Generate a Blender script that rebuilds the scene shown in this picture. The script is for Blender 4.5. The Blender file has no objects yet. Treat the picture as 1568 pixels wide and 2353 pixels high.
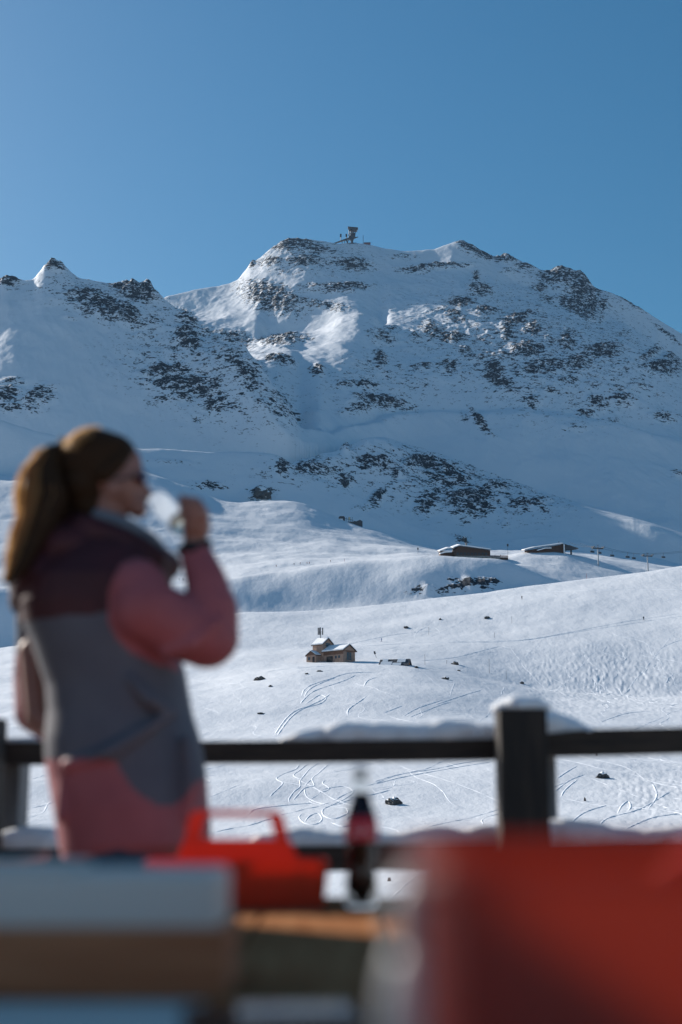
import bpy, bmesh, math, random
import numpy as np
from mathutils import Vector, Matrix, Euler
random.seed(7); np.random.seed(7)
S = bpy.context.scene
col = S.collection
rad = math.radians

# ---------------------------------------------------------------- camera, sky, sun, exposure
HC = 0.93                      # camera height above the deck, metres
PITCH = rad(11.39)
FP = 3267.0                    # focal length in units of a 1568 wide picture (50 mm on a 24 mm wide sensor)
cam_d = bpy.data.cameras.new('camera')
cam = bpy.data.objects.new('camera', cam_d); col.objects.link(cam)
cam.location = (0, 0, HC); cam.rotation_euler = (math.pi/2 + PITCH, 0, 0)
cam_d.sensor_fit = 'HORIZONTAL'; cam_d.sensor_width = 24.0; cam_d.lens = 50.0
cam_d.clip_start = 0.02; cam_d.clip_end = 30000
cam_d.dof.use_dof = True; cam_d.dof.focus_distance = 900; cam_d.dof.aperture_fstop = 2.0
S.camera = cam

SUN_EL = rad(27.0); SUN_AZ = rad(-48.0)      # azimuth from the view direction, negative = left
SUNV = Vector((math.sin(SUN_AZ)*math.cos(SUN_EL), math.cos(SUN_AZ)*math.cos(SUN_EL), math.sin(SUN_EL)))
w = bpy.data.worlds.new('World'); S.world = w; w.use_nodes = True
nt = w.node_tree
sky = nt.nodes.new('ShaderNodeTexSky'); sky.sky_type = 'NISHITA'; sky.sun_disc = False
sky.sun_elevation = SUN_EL; sky.sun_rotation = SUN_AZ
sky.altitude = 1800; sky.air_density = 1.4; sky.dust_density = 3.0; sky.ozone_density = 4.5
bg = nt.nodes['Background']; bg.inputs[1].default_value = 0.068
hsv = nt.nodes.new('ShaderNodeHueSaturation'); hsv.inputs['Saturation'].default_value = 1.25; hsv.inputs['Hue'].default_value = 0.488
nt.links.new(sky.outputs[0], hsv.inputs['Color']); nt.links.new(hsv.outputs[0], bg.inputs[0])
sd = bpy.data.lights.new('sun', 'SUN'); sd.energy = 5.0; sd.angle = rad(0.5); sd.color = (1.0, 0.94, 0.86)
sun = bpy.data.objects.new('sun', sd); col.objects.link(sun)
sun.rotation_euler = SUNV.to_track_quat('Z', 'Y').to_euler()
S.view_settings.view_transform = 'Standard'; S.view_settings.look = 'None'
S.view_settings.gamma = 1; S.view_settings.exposure = 0.42
S.render.engine = 'CYCLES'

# ---------------------------------------------------------------- helpers
def ray(px, py):
    u = (px-784)/FP; v = (1176.5-py)/FP
    return Vector((u, math.cos(PITCH)-v*math.sin(PITCH), math.sin(PITCH)+v*math.cos(PITCH)))
def P(px, py, Y):
    r = ray(px, py); t = Y/r.y
    return Vector((r.x*t, Y, HC+r.z*t))
def azte(px, py):
    r = ray(px, py); h = math.hypot(r.x, r.y)
    return math.atan2(r.x, r.y), r.z/h

def tag(o, label=None, cat=None, group=None, kind=None):
    if label: o['label'] = label
    if cat: o['category'] = cat
    if group: o['group'] = group
    if kind: o['kind'] = kind
    return o
def empty(name, loc=(0,0,0), rz=0, label=None, cat=None, group=None):
    o = bpy.data.objects.new(name, None); col.objects.link(o)
    o.location = loc; o.rotation_euler = (0,0,rz); o.empty_display_size = 0.1
    return tag(o, label, cat, group)
def link(name, me, mats, parent=None, smooth=False):
    o = bpy.data.objects.new(name, me); col.objects.link(o)
    for m in (mats if isinstance(mats, (list, tuple)) else [mats]): me.materials.append(m)
    if parent: o.parent = parent
    if smooth: me.polygons.foreach_set('use_smooth', [True]*len(me.polygons))
    return o
def obj(name, bm, mats, parent=None, smooth=False):
    me = bpy.data.meshes.new(name); bm.normal_update(); bm.to_mesh(me); bm.free()
    return link(name, me, mats, parent, smooth)
def copy_tree(o, parent=None, loc=None, rz=None, label=None):
    c = o.copy(); col.objects.link(c); c.parent = parent
    if loc is not None: c.location = loc
    if rz is not None: c.rotation_euler = (0, 0, rz)
    if label: c['label'] = label
    for ch in list(o.children): copy_tree(ch, c)
    return c
def box(bm, x0, x1, y0, y1, z0, z1, M=None, bev=0, mi=0):
    r = bmesh.ops.create_cube(bm, size=1)
    vs = r['verts']
    for v in vs: v.co = Vector(((x0+x1)/2+v.co.x*(x1-x0), (y0+y1)/2+v.co.y*(y1-y0), (z0+z1)/2+v.co.z*(z1-z0)))
    fs = list({f for v in vs for f in v.link_faces})
    for f in fs: f.material_index = mi
    if bev:
        es = list({e for v in vs for e in v.link_edges})
        rb = bmesh.ops.bevel(bm, geom=es, offset=bev, segments=2, affect='EDGES', profile=0.5)
        vs = list({v for f in rb['faces'] for v in f.verts} | {v for v in vs if v.is_valid})
    if M is not None:
        for v in vs: v.co = M @ v.co
    return vs
def prism(bm, pts, d0, d1, M=None, axis='y', mi=0):
    """polygon pts in (a,z), extruded along the other axis"""
    def mk(a, z, d): return Vector((a, d, z)) if axis == 'y' else Vector((d, a, z))
    A = [bm.verts.new(mk(a, z, d0)) for a, z in pts]; B = [bm.verts.new(mk(a, z, d1)) for a, z in pts]
    fs = [bm.faces.new(A), bm.faces.new(B[::-1])]
    n = len(pts)
    for i in range(n): fs.append(bm.faces.new((A[i], B[i], B[(i+1)%n], A[(i+1)%n])))
    for f in fs: f.material_index = mi
    bmesh.ops.recalc_face_normals(bm, faces=fs)
    if M is not None:
        for v in A+B: v.co = M @ v.co
    return A+B
def tube(bm, pts, rads, seg=8, cap=True, sx=1.0, mi=0):
    pts = [Vector(p) for p in pts]
    if not hasattr(rads, '__len__'): rads = [rads]*len(pts)
    rings = []; up = None
    for i, p in enumerate(pts):
        t = (pts[min(i+1, len(pts)-1)]-pts[max(i-1, 0)]).normalized()
        if up is None:
            up = Vector((0,0,1)) if abs(t.z) < 0.9 else Vector((1,0,0))
        a = t.cross(up).normalized(); b = a.cross(t).normalized(); up = b
        rings.append([bm.verts.new(p+(a*math.cos(k*2*math.pi/seg)*sx+b*math.sin(k*2*math.pi/seg))*rads[i]) for k in range(seg)])
    fs = []
    for i in range(len(rings)-1):
        for k in range(seg):
            fs.append(bm.faces.new((rings[i][k], rings[i][(k+1)%seg], rings[i+1][(k+1)%seg], rings[i+1][k])))
    if cap: fs.append(bm.faces.new(rings[0])); fs.append(bm.faces.new(rings[-1]))
    for f in fs: f.material_index = mi
    bmesh.ops.recalc_face_normals(bm, faces=fs)
    return fs
def lathe(bm, prof, c=(0,0,0), seg=28, mi=0, M=None):
    c = Vector(c); rings = []
    for r, z in prof:
        if r < 1e-6: rings.append([bm.verts.new(c+Vector((0,0,z)))])
        else: rings.append([bm.verts.new(c+Vector((r*math.cos(k*2*math.pi/seg), r*math.sin(k*2*math.pi/seg), z))) for k in range(seg)])
    fs = []
    for i in range(len(rings)-1):
        A, B = rings[i], rings[i+1]
        for k in range(seg):
            k2 = (k+1)%seg
            if len(A) == 1 and len(B) == 1: continue
            if len(A) == 1: fs.append(bm.faces.new((A[0], B[k2], B[k])))
            elif len(B) == 1: fs.append(bm.faces.new((A[k], A[k2], B[0])))
            else: fs.append(bm.faces.new((A[k], A[k2], B[k2], B[k])))
    for f in fs: f.material_index = mi
    bmesh.ops.recalc_face_normals(bm, faces=fs)
    if M is not None:
        for R in rings:
            for v in R: v.co = M @ v.co
def ball(bm, c, r, seg=16, M=None):
    r = (r, r, r) if not hasattr(r, '__len__') else r
    q = bmesh.ops.create_uvsphere(bm, u_segments=seg, v_segments=max(6, seg//2+2), radius=1)
    for v in q['verts']:
        p = Vector((v.co.x*r[0], v.co.y*r[1], v.co.z*r[2]))
        if M is not None: p = M @ p
        v.co = p+Vector(c)
def chain(bm, pts, rads, seg=12):
    """capsule chain used as raw volume for the voxel remesh"""
    tube(bm, pts, rads, seg)
    for p, r in zip(pts, rads): ball(bm, p, r, seg)
def remeshed(bm, voxel, smooth=4):
    me = bpy.data.meshes.new('tmp'); bm.to_mesh(me); bm.free()
    o = bpy.data.objects.new('tmp', me); col.objects.link(o)
    m = o.modifiers.new('r', 'REMESH'); m.mode = 'VOXEL'; m.voxel_size = voxel
    if smooth:
        s = o.modifiers.new('s', 'SMOOTH'); s.factor = 0.5; s.iterations = smooth
    dg = bpy.context.evaluated_depsgraph_get()
    out = bpy.data.meshes.new_from_object(o.evaluated_get(dg))
    bpy.data.objects.remove(o); bpy.data.meshes.remove(me)
    return out

# ---------------------------------------------------------------- numpy noise
def _h(ix, iy, seed):
    n = (ix.astype(np.int64)*374761393 + iy.astype(np.int64)*668265263 + seed*974634777) & 0xFFFFFFFF
    n = ((n ^ (n >> 13))*1274126177) & 0xFFFFFFFF
    n = n ^ (n >> 16)
    return (n & 0xFFFF)/65535.0*2*np.pi
def perlin(x, y, seed=0):
    ix = np.floor(x); iy = np.floor(y); fx = x-ix; fy = y-iy
    u = fx*fx*fx*(fx*(fx*6-15)+10); v = fy*fy*fy*(fy*(fy*6-15)+10)
    def g(dx, dy):
        a = _h(ix+dx, iy+dy, seed); return np.cos(a)*(fx-dx)+np.sin(a)*(fy-dy)
    return ((g(0,0)*(1-u)+g(1,0)*u)*(1-v)+(g(0,1)*(1-u)+g(1,1)*u)*v)*1.5
def fbm(x, y, oct=4, seed=0, gain=.5):
    s = 0; a = 1
    for o in range(oct): s = s+a*perlin(x*2**o, y*2**o, seed+o*17); a *= gain
    return s
def ridged(x, y, oct=4, seed=0, gain=.5):
    s = 0; a = 1
    for o in range(oct): s = s+a*(1-2*np.abs(perlin(x*2**o, y*2**o, seed+o*13))); a *= gain
    return s
def sstep(a, b, x):
    t = np.clip((x-a)/(b-a), 0, 1); return t*t*(3-2*t)

# ---------------------------------------------------------------- materials
def mat(name, color=(.5,.5,.5), rough=.7, metal=0, **k):
    m = bpy.data.materials.new(name); m.use_nodes = True
    b = m.node_tree.nodes['Principled BSDF']
    b.inputs['Base Color'].default_value = (*color, 1); b.inputs['Roughness'].default_value = rough
    b.inputs['Metallic'].default_value = metal
    for kk, v in k.items(): b.inputs[kk].default_value = v
    return m
def N(m, t, **k):
    n = m.node_tree.nodes.new(t)
    for kk, v in k.items(): setattr(n, kk, v)
    return n
def L(m, a, b): m.node_tree.links.new(a, b)
def varied(name, c1, c2, scale, rough=.8, bump=.3, bdist=.01, stretch=(1,1,1), detail=6, metal=0):
    """two tone noise material with bump"""
    m = mat(name, c1, rough, metal); b = m.node_tree.nodes['Principled BSDF']
    tc = N(m, 'ShaderNodeTexCoord'); mp = N(m, 'ShaderNodeMapping'); mp.inputs['Scale'].default_value = stretch
    L(m, tc.outputs['Object'], mp.inputs[0])
    n = N(m, 'ShaderNodeTexNoise'); n.inputs['Scale'].default_value = scale; n.inputs['Detail'].default_value = detail
    L(m, mp.outputs[0], n.inputs[0])
    cr = N(m, 'ShaderNodeValToRGB'); cr.color_ramp.elements[0].position = .35; cr.color_ramp.elements[1].position = .65
    cr.color_ramp.elements[0].color = (*c1, 1); cr.color_ramp.elements[1].color = (*c2, 1)
    L(m, n.outputs[0], cr.inputs[0]); L(m, cr.outputs[0], b.inputs['Base Color'])
    if bump:
        bp = N(m, 'ShaderNodeBump'); bp.inputs['Strength'].default_value = bump; bp.inputs['Distance'].default_value = bdist
        L(m, n.outputs[0], bp.inputs['Height']); L(m, bp.outputs[0], b.inputs['Normal'])
    return m
M_ = {}
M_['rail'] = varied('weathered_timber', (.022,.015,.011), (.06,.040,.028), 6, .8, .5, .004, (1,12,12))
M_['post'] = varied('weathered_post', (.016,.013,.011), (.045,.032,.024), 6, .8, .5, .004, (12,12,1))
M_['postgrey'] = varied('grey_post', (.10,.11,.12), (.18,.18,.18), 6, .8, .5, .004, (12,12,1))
M_['table'] = varied('table_wood', (.29,.115,.05), (.41,.185,.085), 5, .8, .25, .002, (10,1,10))
M_['table'].node_tree.nodes['Principled BSDF'].inputs['Specular IOR Level'].default_value = 0
M_['deck'] = varied('deck_wood', (.18,.13,.09), (.30,.23,.17), 4, .8, .4, .003, (14,1,14))
M_['capsnow'] = varied('fence_snow', (.80,.81,.84), (.88,.89,.91), 40, .7, .4, .01)
M_['roofsnow'] = varied('roof_snow', (.80,.82,.85), (.88,.89,.91), .8, .7, .5, .1)
M_['darkwood'] = varied('dark_larch_cladding', (.045,.022,.013), (.10,.045,.025), 1.5, .8, .3, .05, (1,1,6))
M_['salmon'] = varied('salmon_render', (.27,.17,.125), (.36,.24,.18), .9, .85, .2, .02)
M_['brownwood'] = varied('brown_boards', (.10,.05,.03), (.20,.10,.06), 2, .8, .2, .02, (6,6,1))
M_['roofedge'] = mat('roof_edge', (.05,.03,.025), .8)
M_['window'] = mat('window_glass', (.03,.05,.07), .15)
M_['shutter'] = mat('dark_opening', (.02,.018,.02), .8)
M_['slate'] = varied('slate_roof', (.03,.035,.045), (.08,.085,.10), 2, .7, .4, .05)
M_['steel'] = mat('grey_steel', (.35,.36,.38), .5, .6)
M_['darksteel'] = mat('dark_steel', (.05,.055,.065), .6, .3)
M_['white'] = mat('white_paint', (.75,.75,.76), .5)
M_['stone'] = varied('stone_wall', (.18,.16,.15), (.33,.30,.27), 1.3, .9, .4, .05)
M_['rockobj'] = varied('boulder_rock', (.045,.043,.045), (.12,.11,.10), 1.2, .9, .8, .15)
M_['red'] = mat('red_mark', (.45,.04,.03), .6)
# ---------------------------------------------------------------- terrain: one snow sheet, heights over (azimuth, distance)
def seq(a, b, step): return list(np.arange(a, b, step))
azg = np.array(sorted(set([-math.pi] + list(np.linspace(-math.pi, -.60, 60)) + seq(-.60, -.265, .006) + seq(-.265, .265, .00058)
                + seq(.265, .60, .006) + list(np.linspace(.60, math.pi, 60)))))
dg = np.concatenate([np.geomspace(1.0, 90, 50)[:-1], np.linspace(90, 800, 330)[:-1], np.linspace(800, 1600, 260)[:-1],
                     np.linspace(1600, 3180, 680)[:-1], np.geomspace(3180, 12000, 30)])
NA, ND = len(azg), len(dg)
def gsmooth(a, sig, axis):
    r = int(sig*3)+1; k = np.exp(-.5*(np.arange(-r, r+1)/sig)**2); k /= k.sum()
    pad = [(0,0)]*a.ndim; pad[axis] = (r, r); p = np.pad(a, pad, mode='edge')
    out = 0
    for i, kk in enumerate(k):
        sl = [slice(None)]*a.ndim; sl[axis] = slice(i, i+a.shape[axis]); out = out+kk*p[tuple(sl)]
    return out
def curve(pts, d=None, dte=0, sm=.003):
    """pts (px,py[,d]) in the 1568 wide picture -> te(az), d(az)"""
    A = []; T = []; D = []
    for p in pts:
        a, t = azte(p[0], p[1]); A.append(a); T.append(t+dte); D.append(p[2] if len(p) > 2 else d)
    fine = np.arange(-1, 1, .0005)
    te = np.interp(fine, A, T); dd = np.interp(fine, A, D)
    if sm: te = gsmooth(te, sm/.0005, 0)
    dd = gsmooth(dd, 40, 0)
    return np.interp(azg, fine, te), np.interp(azg, fine, dd)
def xw(lo, hi, soft=30):
    """weight 1 where px between lo and hi, as a function of azimuth"""
    px = 784+np.tan(np.clip(azg, -1.2, 1.2))*FP*1.02
    return sstep(lo-soft, lo+soft, px)*(1-sstep(hi-soft, hi+soft, px))
K = []
def knot(te, d): K.append((te, d*np.ones(NA)))
def knotz(z, d): K.append(((z-HC)/d*np.ones(NA), d*np.ones(NA)))
knotz(-3.0, 1.0); knotz(-3.5, 12.0); knotz(-9, 60.0); knotz(-13, 120.0)
knot(*curve([(-300,1960),(300,1950),(800,1955),(1200,1935),(1568,1950),(1900,1950)], 205, sm=.02))
knot(*curve([(-300,1720),(300,1710),(800,1715),(1200,1720),(1568,1735),(1900,1735)], 345, sm=.02))
hut, dh = curve([(-300,1610),(0,1590),(440,1568),(600,1541),(700,1527),(950,1520),(1050,1535),(1130,1560),(1250,1590),(1400,1600),(1568,1600),(1900,1600)], 510, sm=.012)
knot(hut, dh)
knot(hut-.0035*xw(350,1200,120), dh+38)
knot(*curve([(-300,1560),(0,1545),(500,1492),(1000,1465),(1568,1420),(1900,1400)], 650, sm=.02))
B, dB = curve([(-300,1520),(0,1490),(300,1440),(550,1406),(700,1400),(800,1393),(900,1384),(1000,1371),(1150,1352),(1300,1330),(1400,1318),(1480,1310),(1568,1296),(1750,1270),(1900,1265)], 760, sm=.005)
knot(B, dB); knot(B-.012, dB+45); knot(B-.004, 905.0)
C, dC = curve([(-300,1350),(200,1345),(400,1342),(521,1322),(600,1312),(700,1298),(788,1287),(860,1280),(935,1275),(1015,1271),(1090,1276),(1168,1285),(1189,1296),(1250,1315),(1309,1333),(1400,1350),(1568,1350),(1900,1350)], 960, sm=.005)
knot(*curve([(-300,1372),(200,1368),(400,1360),(521,1352),(700,1335),(860,1322),(935,1308,923),(1015,1305,923),(1100,1318,923),(1168,1350,938),(1300,1370,938),(1568,1360,938),(1900,1350,938)], 938, sm=.008))
knot(C, dC); knot(C-.004, dC+55)
D, dD = curve([(-300,1315,1080),(200,1310,1080),(400,1310,1080),(521,1302,1080),(600,1297,1080),(800,1280,1105),(950,1272,1124),(1100,1279,1143),(1165,1278,1150),(1207,1268,1150),(1295,1266,1150),(1370,1284,1150),(1475,1316,1150),(1568,1335,1150),(1700,1360,1150),(1900,1360,1150)], 1150, sm=.004)
knot(D, dD); knot(D-.005*xw(1150,2000)+.0005, dD+45)
E, dE = curve([(-300,1085,1500),(0,1090,1500),(150,1085,1500),(300,1076,1500),(345,1084,1500),(420,1111,1500),(470,1133,1500),(521,1146,1500),(600,1150,1500),(690,1156,1500),(720,1166,1500),(750,1182,1500),(780,1195,1500),(808,1203,1500),(880,1222,1500),(950,1250,1500),(1050,1268,1500),(1200,1262,1500),(1300,1262,1500),(1568,1300,1500),(1900,1330,1500)], 1450, sm=.009)
E2, dE2 = curve([(-300,1200,1290),(0,1200,1290),(300,1200,1290),(521,1225,1297),(700,1235,1303),(808,1245,1306),(880,1250,1309),(950,1262,1310),(1050,1273,1310),(1300,1265,1310),(1568,1310,1310),(1900,1340,1310)], 1290, sm=.01)
knot(E2, dE2); knot(E, dE); knot(E-.003, dE+50)
Fc, dF = curve([(-300,920,1600),(-100,940,1600),(0,955,1600),(60,974,1605),(150,999,1612),(250,1024,1620),(345,1029,1628),(460,1031,1638),(600,1034,1650),(640,1041,1650),(665,1058,1650),(720,1088,1650),(800,1122,1650),(880,1165,1650),(950,1205,1610),(1100,1240,1610),(1300,1230,1610),(1568,1290,1610),(1900,1310,1610)], 1625, sm=.004)
knot(Fc, dF); knot(Fc-.009, dF+45)
Hc, dH = curve([(-300,990,1720),(0,1010,1720),(300,1060,1720),(560,1075,1735),(640,1066,1740),(720,1055,1813),(800,1032,1904),(880,1004,2001),(950,1024,2015),(1050,1058,1996),(1150,1098,1963),(1250,1132,1924),(1400,1174,1865),(1500,1202,1826),(1568,1224,1800),(1700,1262,1800),(1900,1290,1800)], 1960, sm=.003)
gw = np.interp(azg, [azte(p, 1050)[0] for p in (600,860,900,980,1060,1150,1250,1350,1450,1568)], [.004,.0005,.004,.0075,.008,.0065,.0065,.003,.0015,.004])
knot(Hc-gw*1.15, np.maximum(dH-105, dF+50)); knot(Hc, dH); knot(Hc-.010, dH+45)
I_, dI = curve([(-400,720,2170),(-200,690,2170),(-60,660,2170),(0,646,2170),(15,641,2170),(40,650,2170),(80,636,2170),(90,618,2170),(104,603,2170),(125,598,2170),(146,604,2170),(165,619,2170),(180,632,2170),(230,640,2170),(300,650,2170),(345,656,2166),(365,676,2153),(380,690,2143),(430,730,2102),(480,765,2055),(520,778,2018),(560,792,1981),(600,840,1943),(640,900,1906),(690,985,1860),(760,1000,1930),(900,965,2190),(1000,950,2190),(1200,950,2190),(1400,978,2190),(1568,1015,2190),(1900,1080,2190)], 2170, sm=.0012)
left = xw(-2000, 700, 40)
Is = gsmooth(I_, 34, 0); knot(np.minimum(Is, I_+.012)-.024, dI-90)
knot(I_, dI); knot(I_-.02*left+.0015*(1-left)-.004*xw(560,680,40), dI+60)
dv = 2330*np.ones(NA); Jp, dJp = curve([(-300,800),(450,790),(800,722),(1100,745),(1300,765),(1568,870),(1900,1000)], 2600, sm=.01)
tv = (I_*dI+(Jp*2600-I_*dI)*(dv-dI)/(2600-dI))/dv
tv = tv-(38*xw(420, 610, 60))/dv
lv = xw(-2000, 450, 130)
knot(lv*(540/dv)+(1-lv)*tv, dv)
J, dJ = curve([(-300,800,2640),(300,790,2640),(450,790,2640),(560,800,2654),(610,778,2656),(700,763,2628),(745,748,2613),(780,727,2602),(820,720,2590),(855,727,2586),(880,752,2583),(950,752,2576),(1100,752,2560),(1300,778,2538),(1450,810,2522),(1568,870,2510),(1900,1000,2510)], 2600, sm=.002)
jk = xw(590, 890, 20)
knot(J, dJ); knot(J-.006*jk+.004*(1-jk), dJ+50)
KK, dK = curve([(-300,980,3140),(0,930),(250,850),(340,720),(380,681),(450,663),(530,650),(548,640),(562,622),(575,606),(600,590),(620,572),(645,556),(665,547),(700,549),(740,553),(780,559),(815,557),(850,559),(880,568),(930,576),(1000,570),(1030,558),(1055,550),(1080,558),(1120,582),(1140,590),(1170,586),(1200,600),(1250,622),(1270,622),(1285,611),(1310,618),(1340,630),(1355,648),(1368,666),(1390,668),(1400,670),(1450,695),(1500,725),(1568,765),(1650,815,2980),(1900,960,2980)], 3080, sm=.0009)
Ks = gsmooth(KK, 34, 0); knot(np.minimum(Ks, KK+.010)-.020, dK-115)
knot(KK, dK); knot(KK-.035, dK+220); knot(KK*.5, 5000.0); knot(np.full(NA, .03), 12000.0)
TE = np.array([k[0] for k in K]); DK = np.array([k[1] for k in K])
fade = 1-.62*sstep(.42, 1.0, np.abs(azg))
TE = np.where(TE > 0, TE*fade[None,:], TE)
lf = 1-.55*sstep(.25, .5, -azg)
TE = np.where((DK > 1000) & (TE > 0), np.minimum(TE, TE*lf[None,:]/np.minimum(fade, 1)[None,:]), TE)
ZK = HC+DK*TE
Z = np.empty((ND, NA))
for i in range(NA): Z[:, i] = np.interp(dg, DK[:, i], ZK[:, i])
Zs = gsmooth(Z, 3.0, 0)
wt = sstep(60, 130, dg)[:, None]
Z = Z*(1-wt)+Zs*wt
AZ, DD = np.meshgrid(azg, dg)
X = DD*np.sin(AZ); Y = DD*np.cos(AZ)
def project(X, Y, Z):
    z = Z-HC; f = Y*math.cos(PITCH)+z*math.sin(PITCH); v = -Y*math.sin(PITCH)+z*math.cos(PITCH)
    f = np.where(f < 1, 1, f)
    return 784+FP*X/f, 1176.5-FP*v/f
PX, PY = project(X, Y, Z)
front = (np.abs(AZ) < .6)
# crags: where bare rock breaks through (cx, cy, rx, ry, slope in degrees, strength), and the distance band it lies in
ROCKS_FAR = [(225,697,68,26,22,1),(280,718,45,20,18,1),(315,672,48,20,10,1),(125,607,30,12,0,.9),(20,652,22,12,0,.9),(180,668,30,8,15,.5),
 (430,784,30,24,20,1),(432,744,28,16,45,.9),(380,860,58,14,-8,.85),(415,890,66,20,0,1),(480,897,24,24,0,.95),(505,937,48,18,0,.75),(412,921,25,10,0,.8),(365,930,25,8,0,.6),
 (545,840,66,26,30,.72),(570,872,40,20,30,.7),(540,782,42,14,12,.7),(15,917,28,15,0,1),(85,927,34,18,-25,.85),(20,948,30,8,0,.7),(28,890,22,8,0,.6),(645,930,45,20,50,.6),(320,745,25,10,0,.6),(355,735,30,8,0,.55),
 (160,730,15,5,0,.4),(330,768,30,7,0,.5),(455,968,20,8,0,.55),(600,925,40,12,20,.55),(350,660,20,10,40,.8),(480,770,30,12,30,.6),(680,960,14,10,50,.7),
 (622,686,60,24,18,.98),(585,660,25,10,20,.6),(680,692,35,8,10,.7),(675,567,58,12,4,.95),(722,578,50,10,6,.8),(622,606,24,12,0,.9),(575,607,10,7,0,.9),(700,608,45,12,0,.8),(650,628,20,8,0,.5),
 (650,780,46,11,-4,.95),(640,829,30,11,0,1),(665,835,15,10,0,.7),(730,854,16,11,30,.9),(814,614,34,13,0,1),(770,612,30,6,0,.7),(775,663,68,8,-3,.85),(820,658,26,6,0,.8),(740,700,40,7,0,.7),(780,708,25,8,0,.6),
 (1004,614,66,6,-4,.95),(950,622,35,6,0,.8),(925,590,30,6,0,.5),(1084,567,38,12,30,.9),(1110,585,25,8,25,.9),(1161,593,24,10,0,1.1),(1204,613,18,6,0,.9),(1170,625,20,6,0,.5),
 (1289,638,46,18,0,1.05),(1325,628,30,16,20,1.05),(1345,645,18,22,0,1.05),(1344,692,46,30,45,1),(1329,714,46,14,30,1.05),(1385,705,14,20,20,.8),(1240,665,20,10,0,.7),(1255,690,25,12,30,.6),(1104,668,24,15,20,.95),(1095,640,8,14,0,.8),
 (1059,697,30,12,0,.9),(1010,715,40,8,-10,.5),(1042,725,18,9,0,.9),(1119,716,28,9,0,.9),(1184,742,32,16,-20,.95),(1208,730,18,8,-20,1.05),(1165,770,20,16,60,.8),(1224,764,24,18,20,.85),(1039,778,30,11,0,1),(994,762,26,20,20,.8),(960,775,20,14,0,.6),
 (1069,808,14,11,0,.9),(1050,740,20,6,0,.8),(1214,812,34,15,0,1.08),(1304,790,20,28,10,.85),(1329,846,36,18,0,.85),(1384,812,46,20,-15,.88),(1385,825,40,6,-8,.9),(1134,862,26,22,50,.92),(1164,893,32,14,30,.85),(1250,848,60,16,0,.85),(1190,860,22,10,0,.6),
 (1100,828,35,12,0,.65),(1160,825,35,12,0,.7),(1034,842,28,14,0,.75),(974,847,45,8,-4,.7),(874,832,14,20,0,.85),(845,833,14,8,0,.5),(1524,847,46,18,0,.85),(1494,817,32,7,-25,.8),(1545,830,24,10,0,.75),(1429,922,28,12,0,.85),(1374,930,26,16,0,.8),
 (1224,932,18,14,-20,.8),(1264,905,16,9,0,.7),(1420,900,20,8,0,.6),(844,894,26,8,0,.85),(800,890,22,10,0,.7),(879,932,58,13,6,.95),(830,945,35,8,0,.7),(1104,972,32,8,50,.95),(1075,960,20,8,0,.5),(1524,952,28,9,0,.65),(1445,695,35,4,32,.7),(1534,768,36,5,36,.75),
 (1349,955,24,9,0,.8),(1060,860,30,8,0,.45),(960,895,25,8,0,.4),(1200,905,30,8,0,.5),(1310,880,30,12,0,.6),(1470,890,30,8,0,.5),(1260,770,30,8,0,.5),(1435,775,16,7,0,.5),(880,780,30,14,10,.6),(900,760,20,8,0,.5),(1320,990,30,10,0,.4),(1560,1100,12,8,0,.7),(1495,1140,10,10,0,.7),(1405,970,30,8,0,.4)]
ROCKS_FAR += [(1230,810,250,110,10,.42),(470,860,170,90,20,.36),(1320,660,130,50,25,.34),(250,690,160,36,12,.36),(690,595,140,40,0,.36),(880,880,120,60,0,.28)]
ROCKS_MID = [(1040,1110,190,60,10,.5),(740,1080,120,30,0,.42),(715,1077,42,16,0,.8),(855,1072,42,16,5,.9),(793,1102,18,14,0,.9),(648,1077,14,14,0,.95),(690,1095,20,6,0,.5),(1005,1080,68,20,20,.95),(1045,1105,30,14,20,1),(1075,1162,52,24,10,1.12),(985,1160,34,20,-30,.8),
 (868,1144,26,12,-45,.9),(915,1097,16,10,-20,.9),(1142,1120,34,12,0,.9),(1215,1166,45,14,10,.75),(950,1070,22,18,0,.9),(601,1134,24,12,0,1.1),(1249,1152,20,5,10,.8),(781,1027,28,7,30,.8),(1020,1120,40,14,20,.7),(960,1120,30,8,-30,.5),(1110,1140,30,14,20,.8),
 (478,1116,36,7,0,.8),(830,1170,16,6,0,.6),(1160,1205,8,8,0,.5),(1070,1200,16,10,0,.4),(1060,1240,18,8,0,.5),(1120,1195,12,12,0,.4),(395,1065,40,5,0,.35)]
ROCKS_LOW = [(1100,1338,34,10,5,1.0),(1065,1344,40,10,0,.8),(985,1352,32,8,0,.75),(1130,1340,20,7,10,.95),(1040,1330,20,5,0,.7)]
def mask(lst, ok, soft=.55):
    R = np.zeros_like(PX)
    for cx, cy, rx, ry, an, s in lst:
        a = rad(an); dx = PX-cx; dy = PY-cy
        sel = ok & (np.abs(dx) < 2.2*max(rx, ry)) & (np.abs(dy) < 2.2*max(rx, ry))
        u = (dx[sel]*math.cos(a)+dy[sel]*math.sin(a))/rx; v = (-dx[sel]*math.sin(a)+dy[sel]*math.cos(a))/ry
        R[sel] = np.maximum(R[sel], s*np.exp(-.55*(u*u+v*v)**1.25))
    return R
nearI = DD < (dI+70)[None,:]
Rk = mask(ROCKS_FAR, front & ((DD > 2030) | ((DD > 1650) & (PX < 740)))) + mask(ROCKS_MID, front & (DD > 1250) & (DD < (dH+20)[None,:])) + mask(ROCKS_LOW, front & (DD > 790) & (DD < 1000))
# break the patches up with their own relief
nz = fbm(X/38, Z/22+Y/60, 4, 3)
cr = np.clip(Rk*1.0, 0, 1.2)
far = sstep(1650, 1800, DD)
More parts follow.
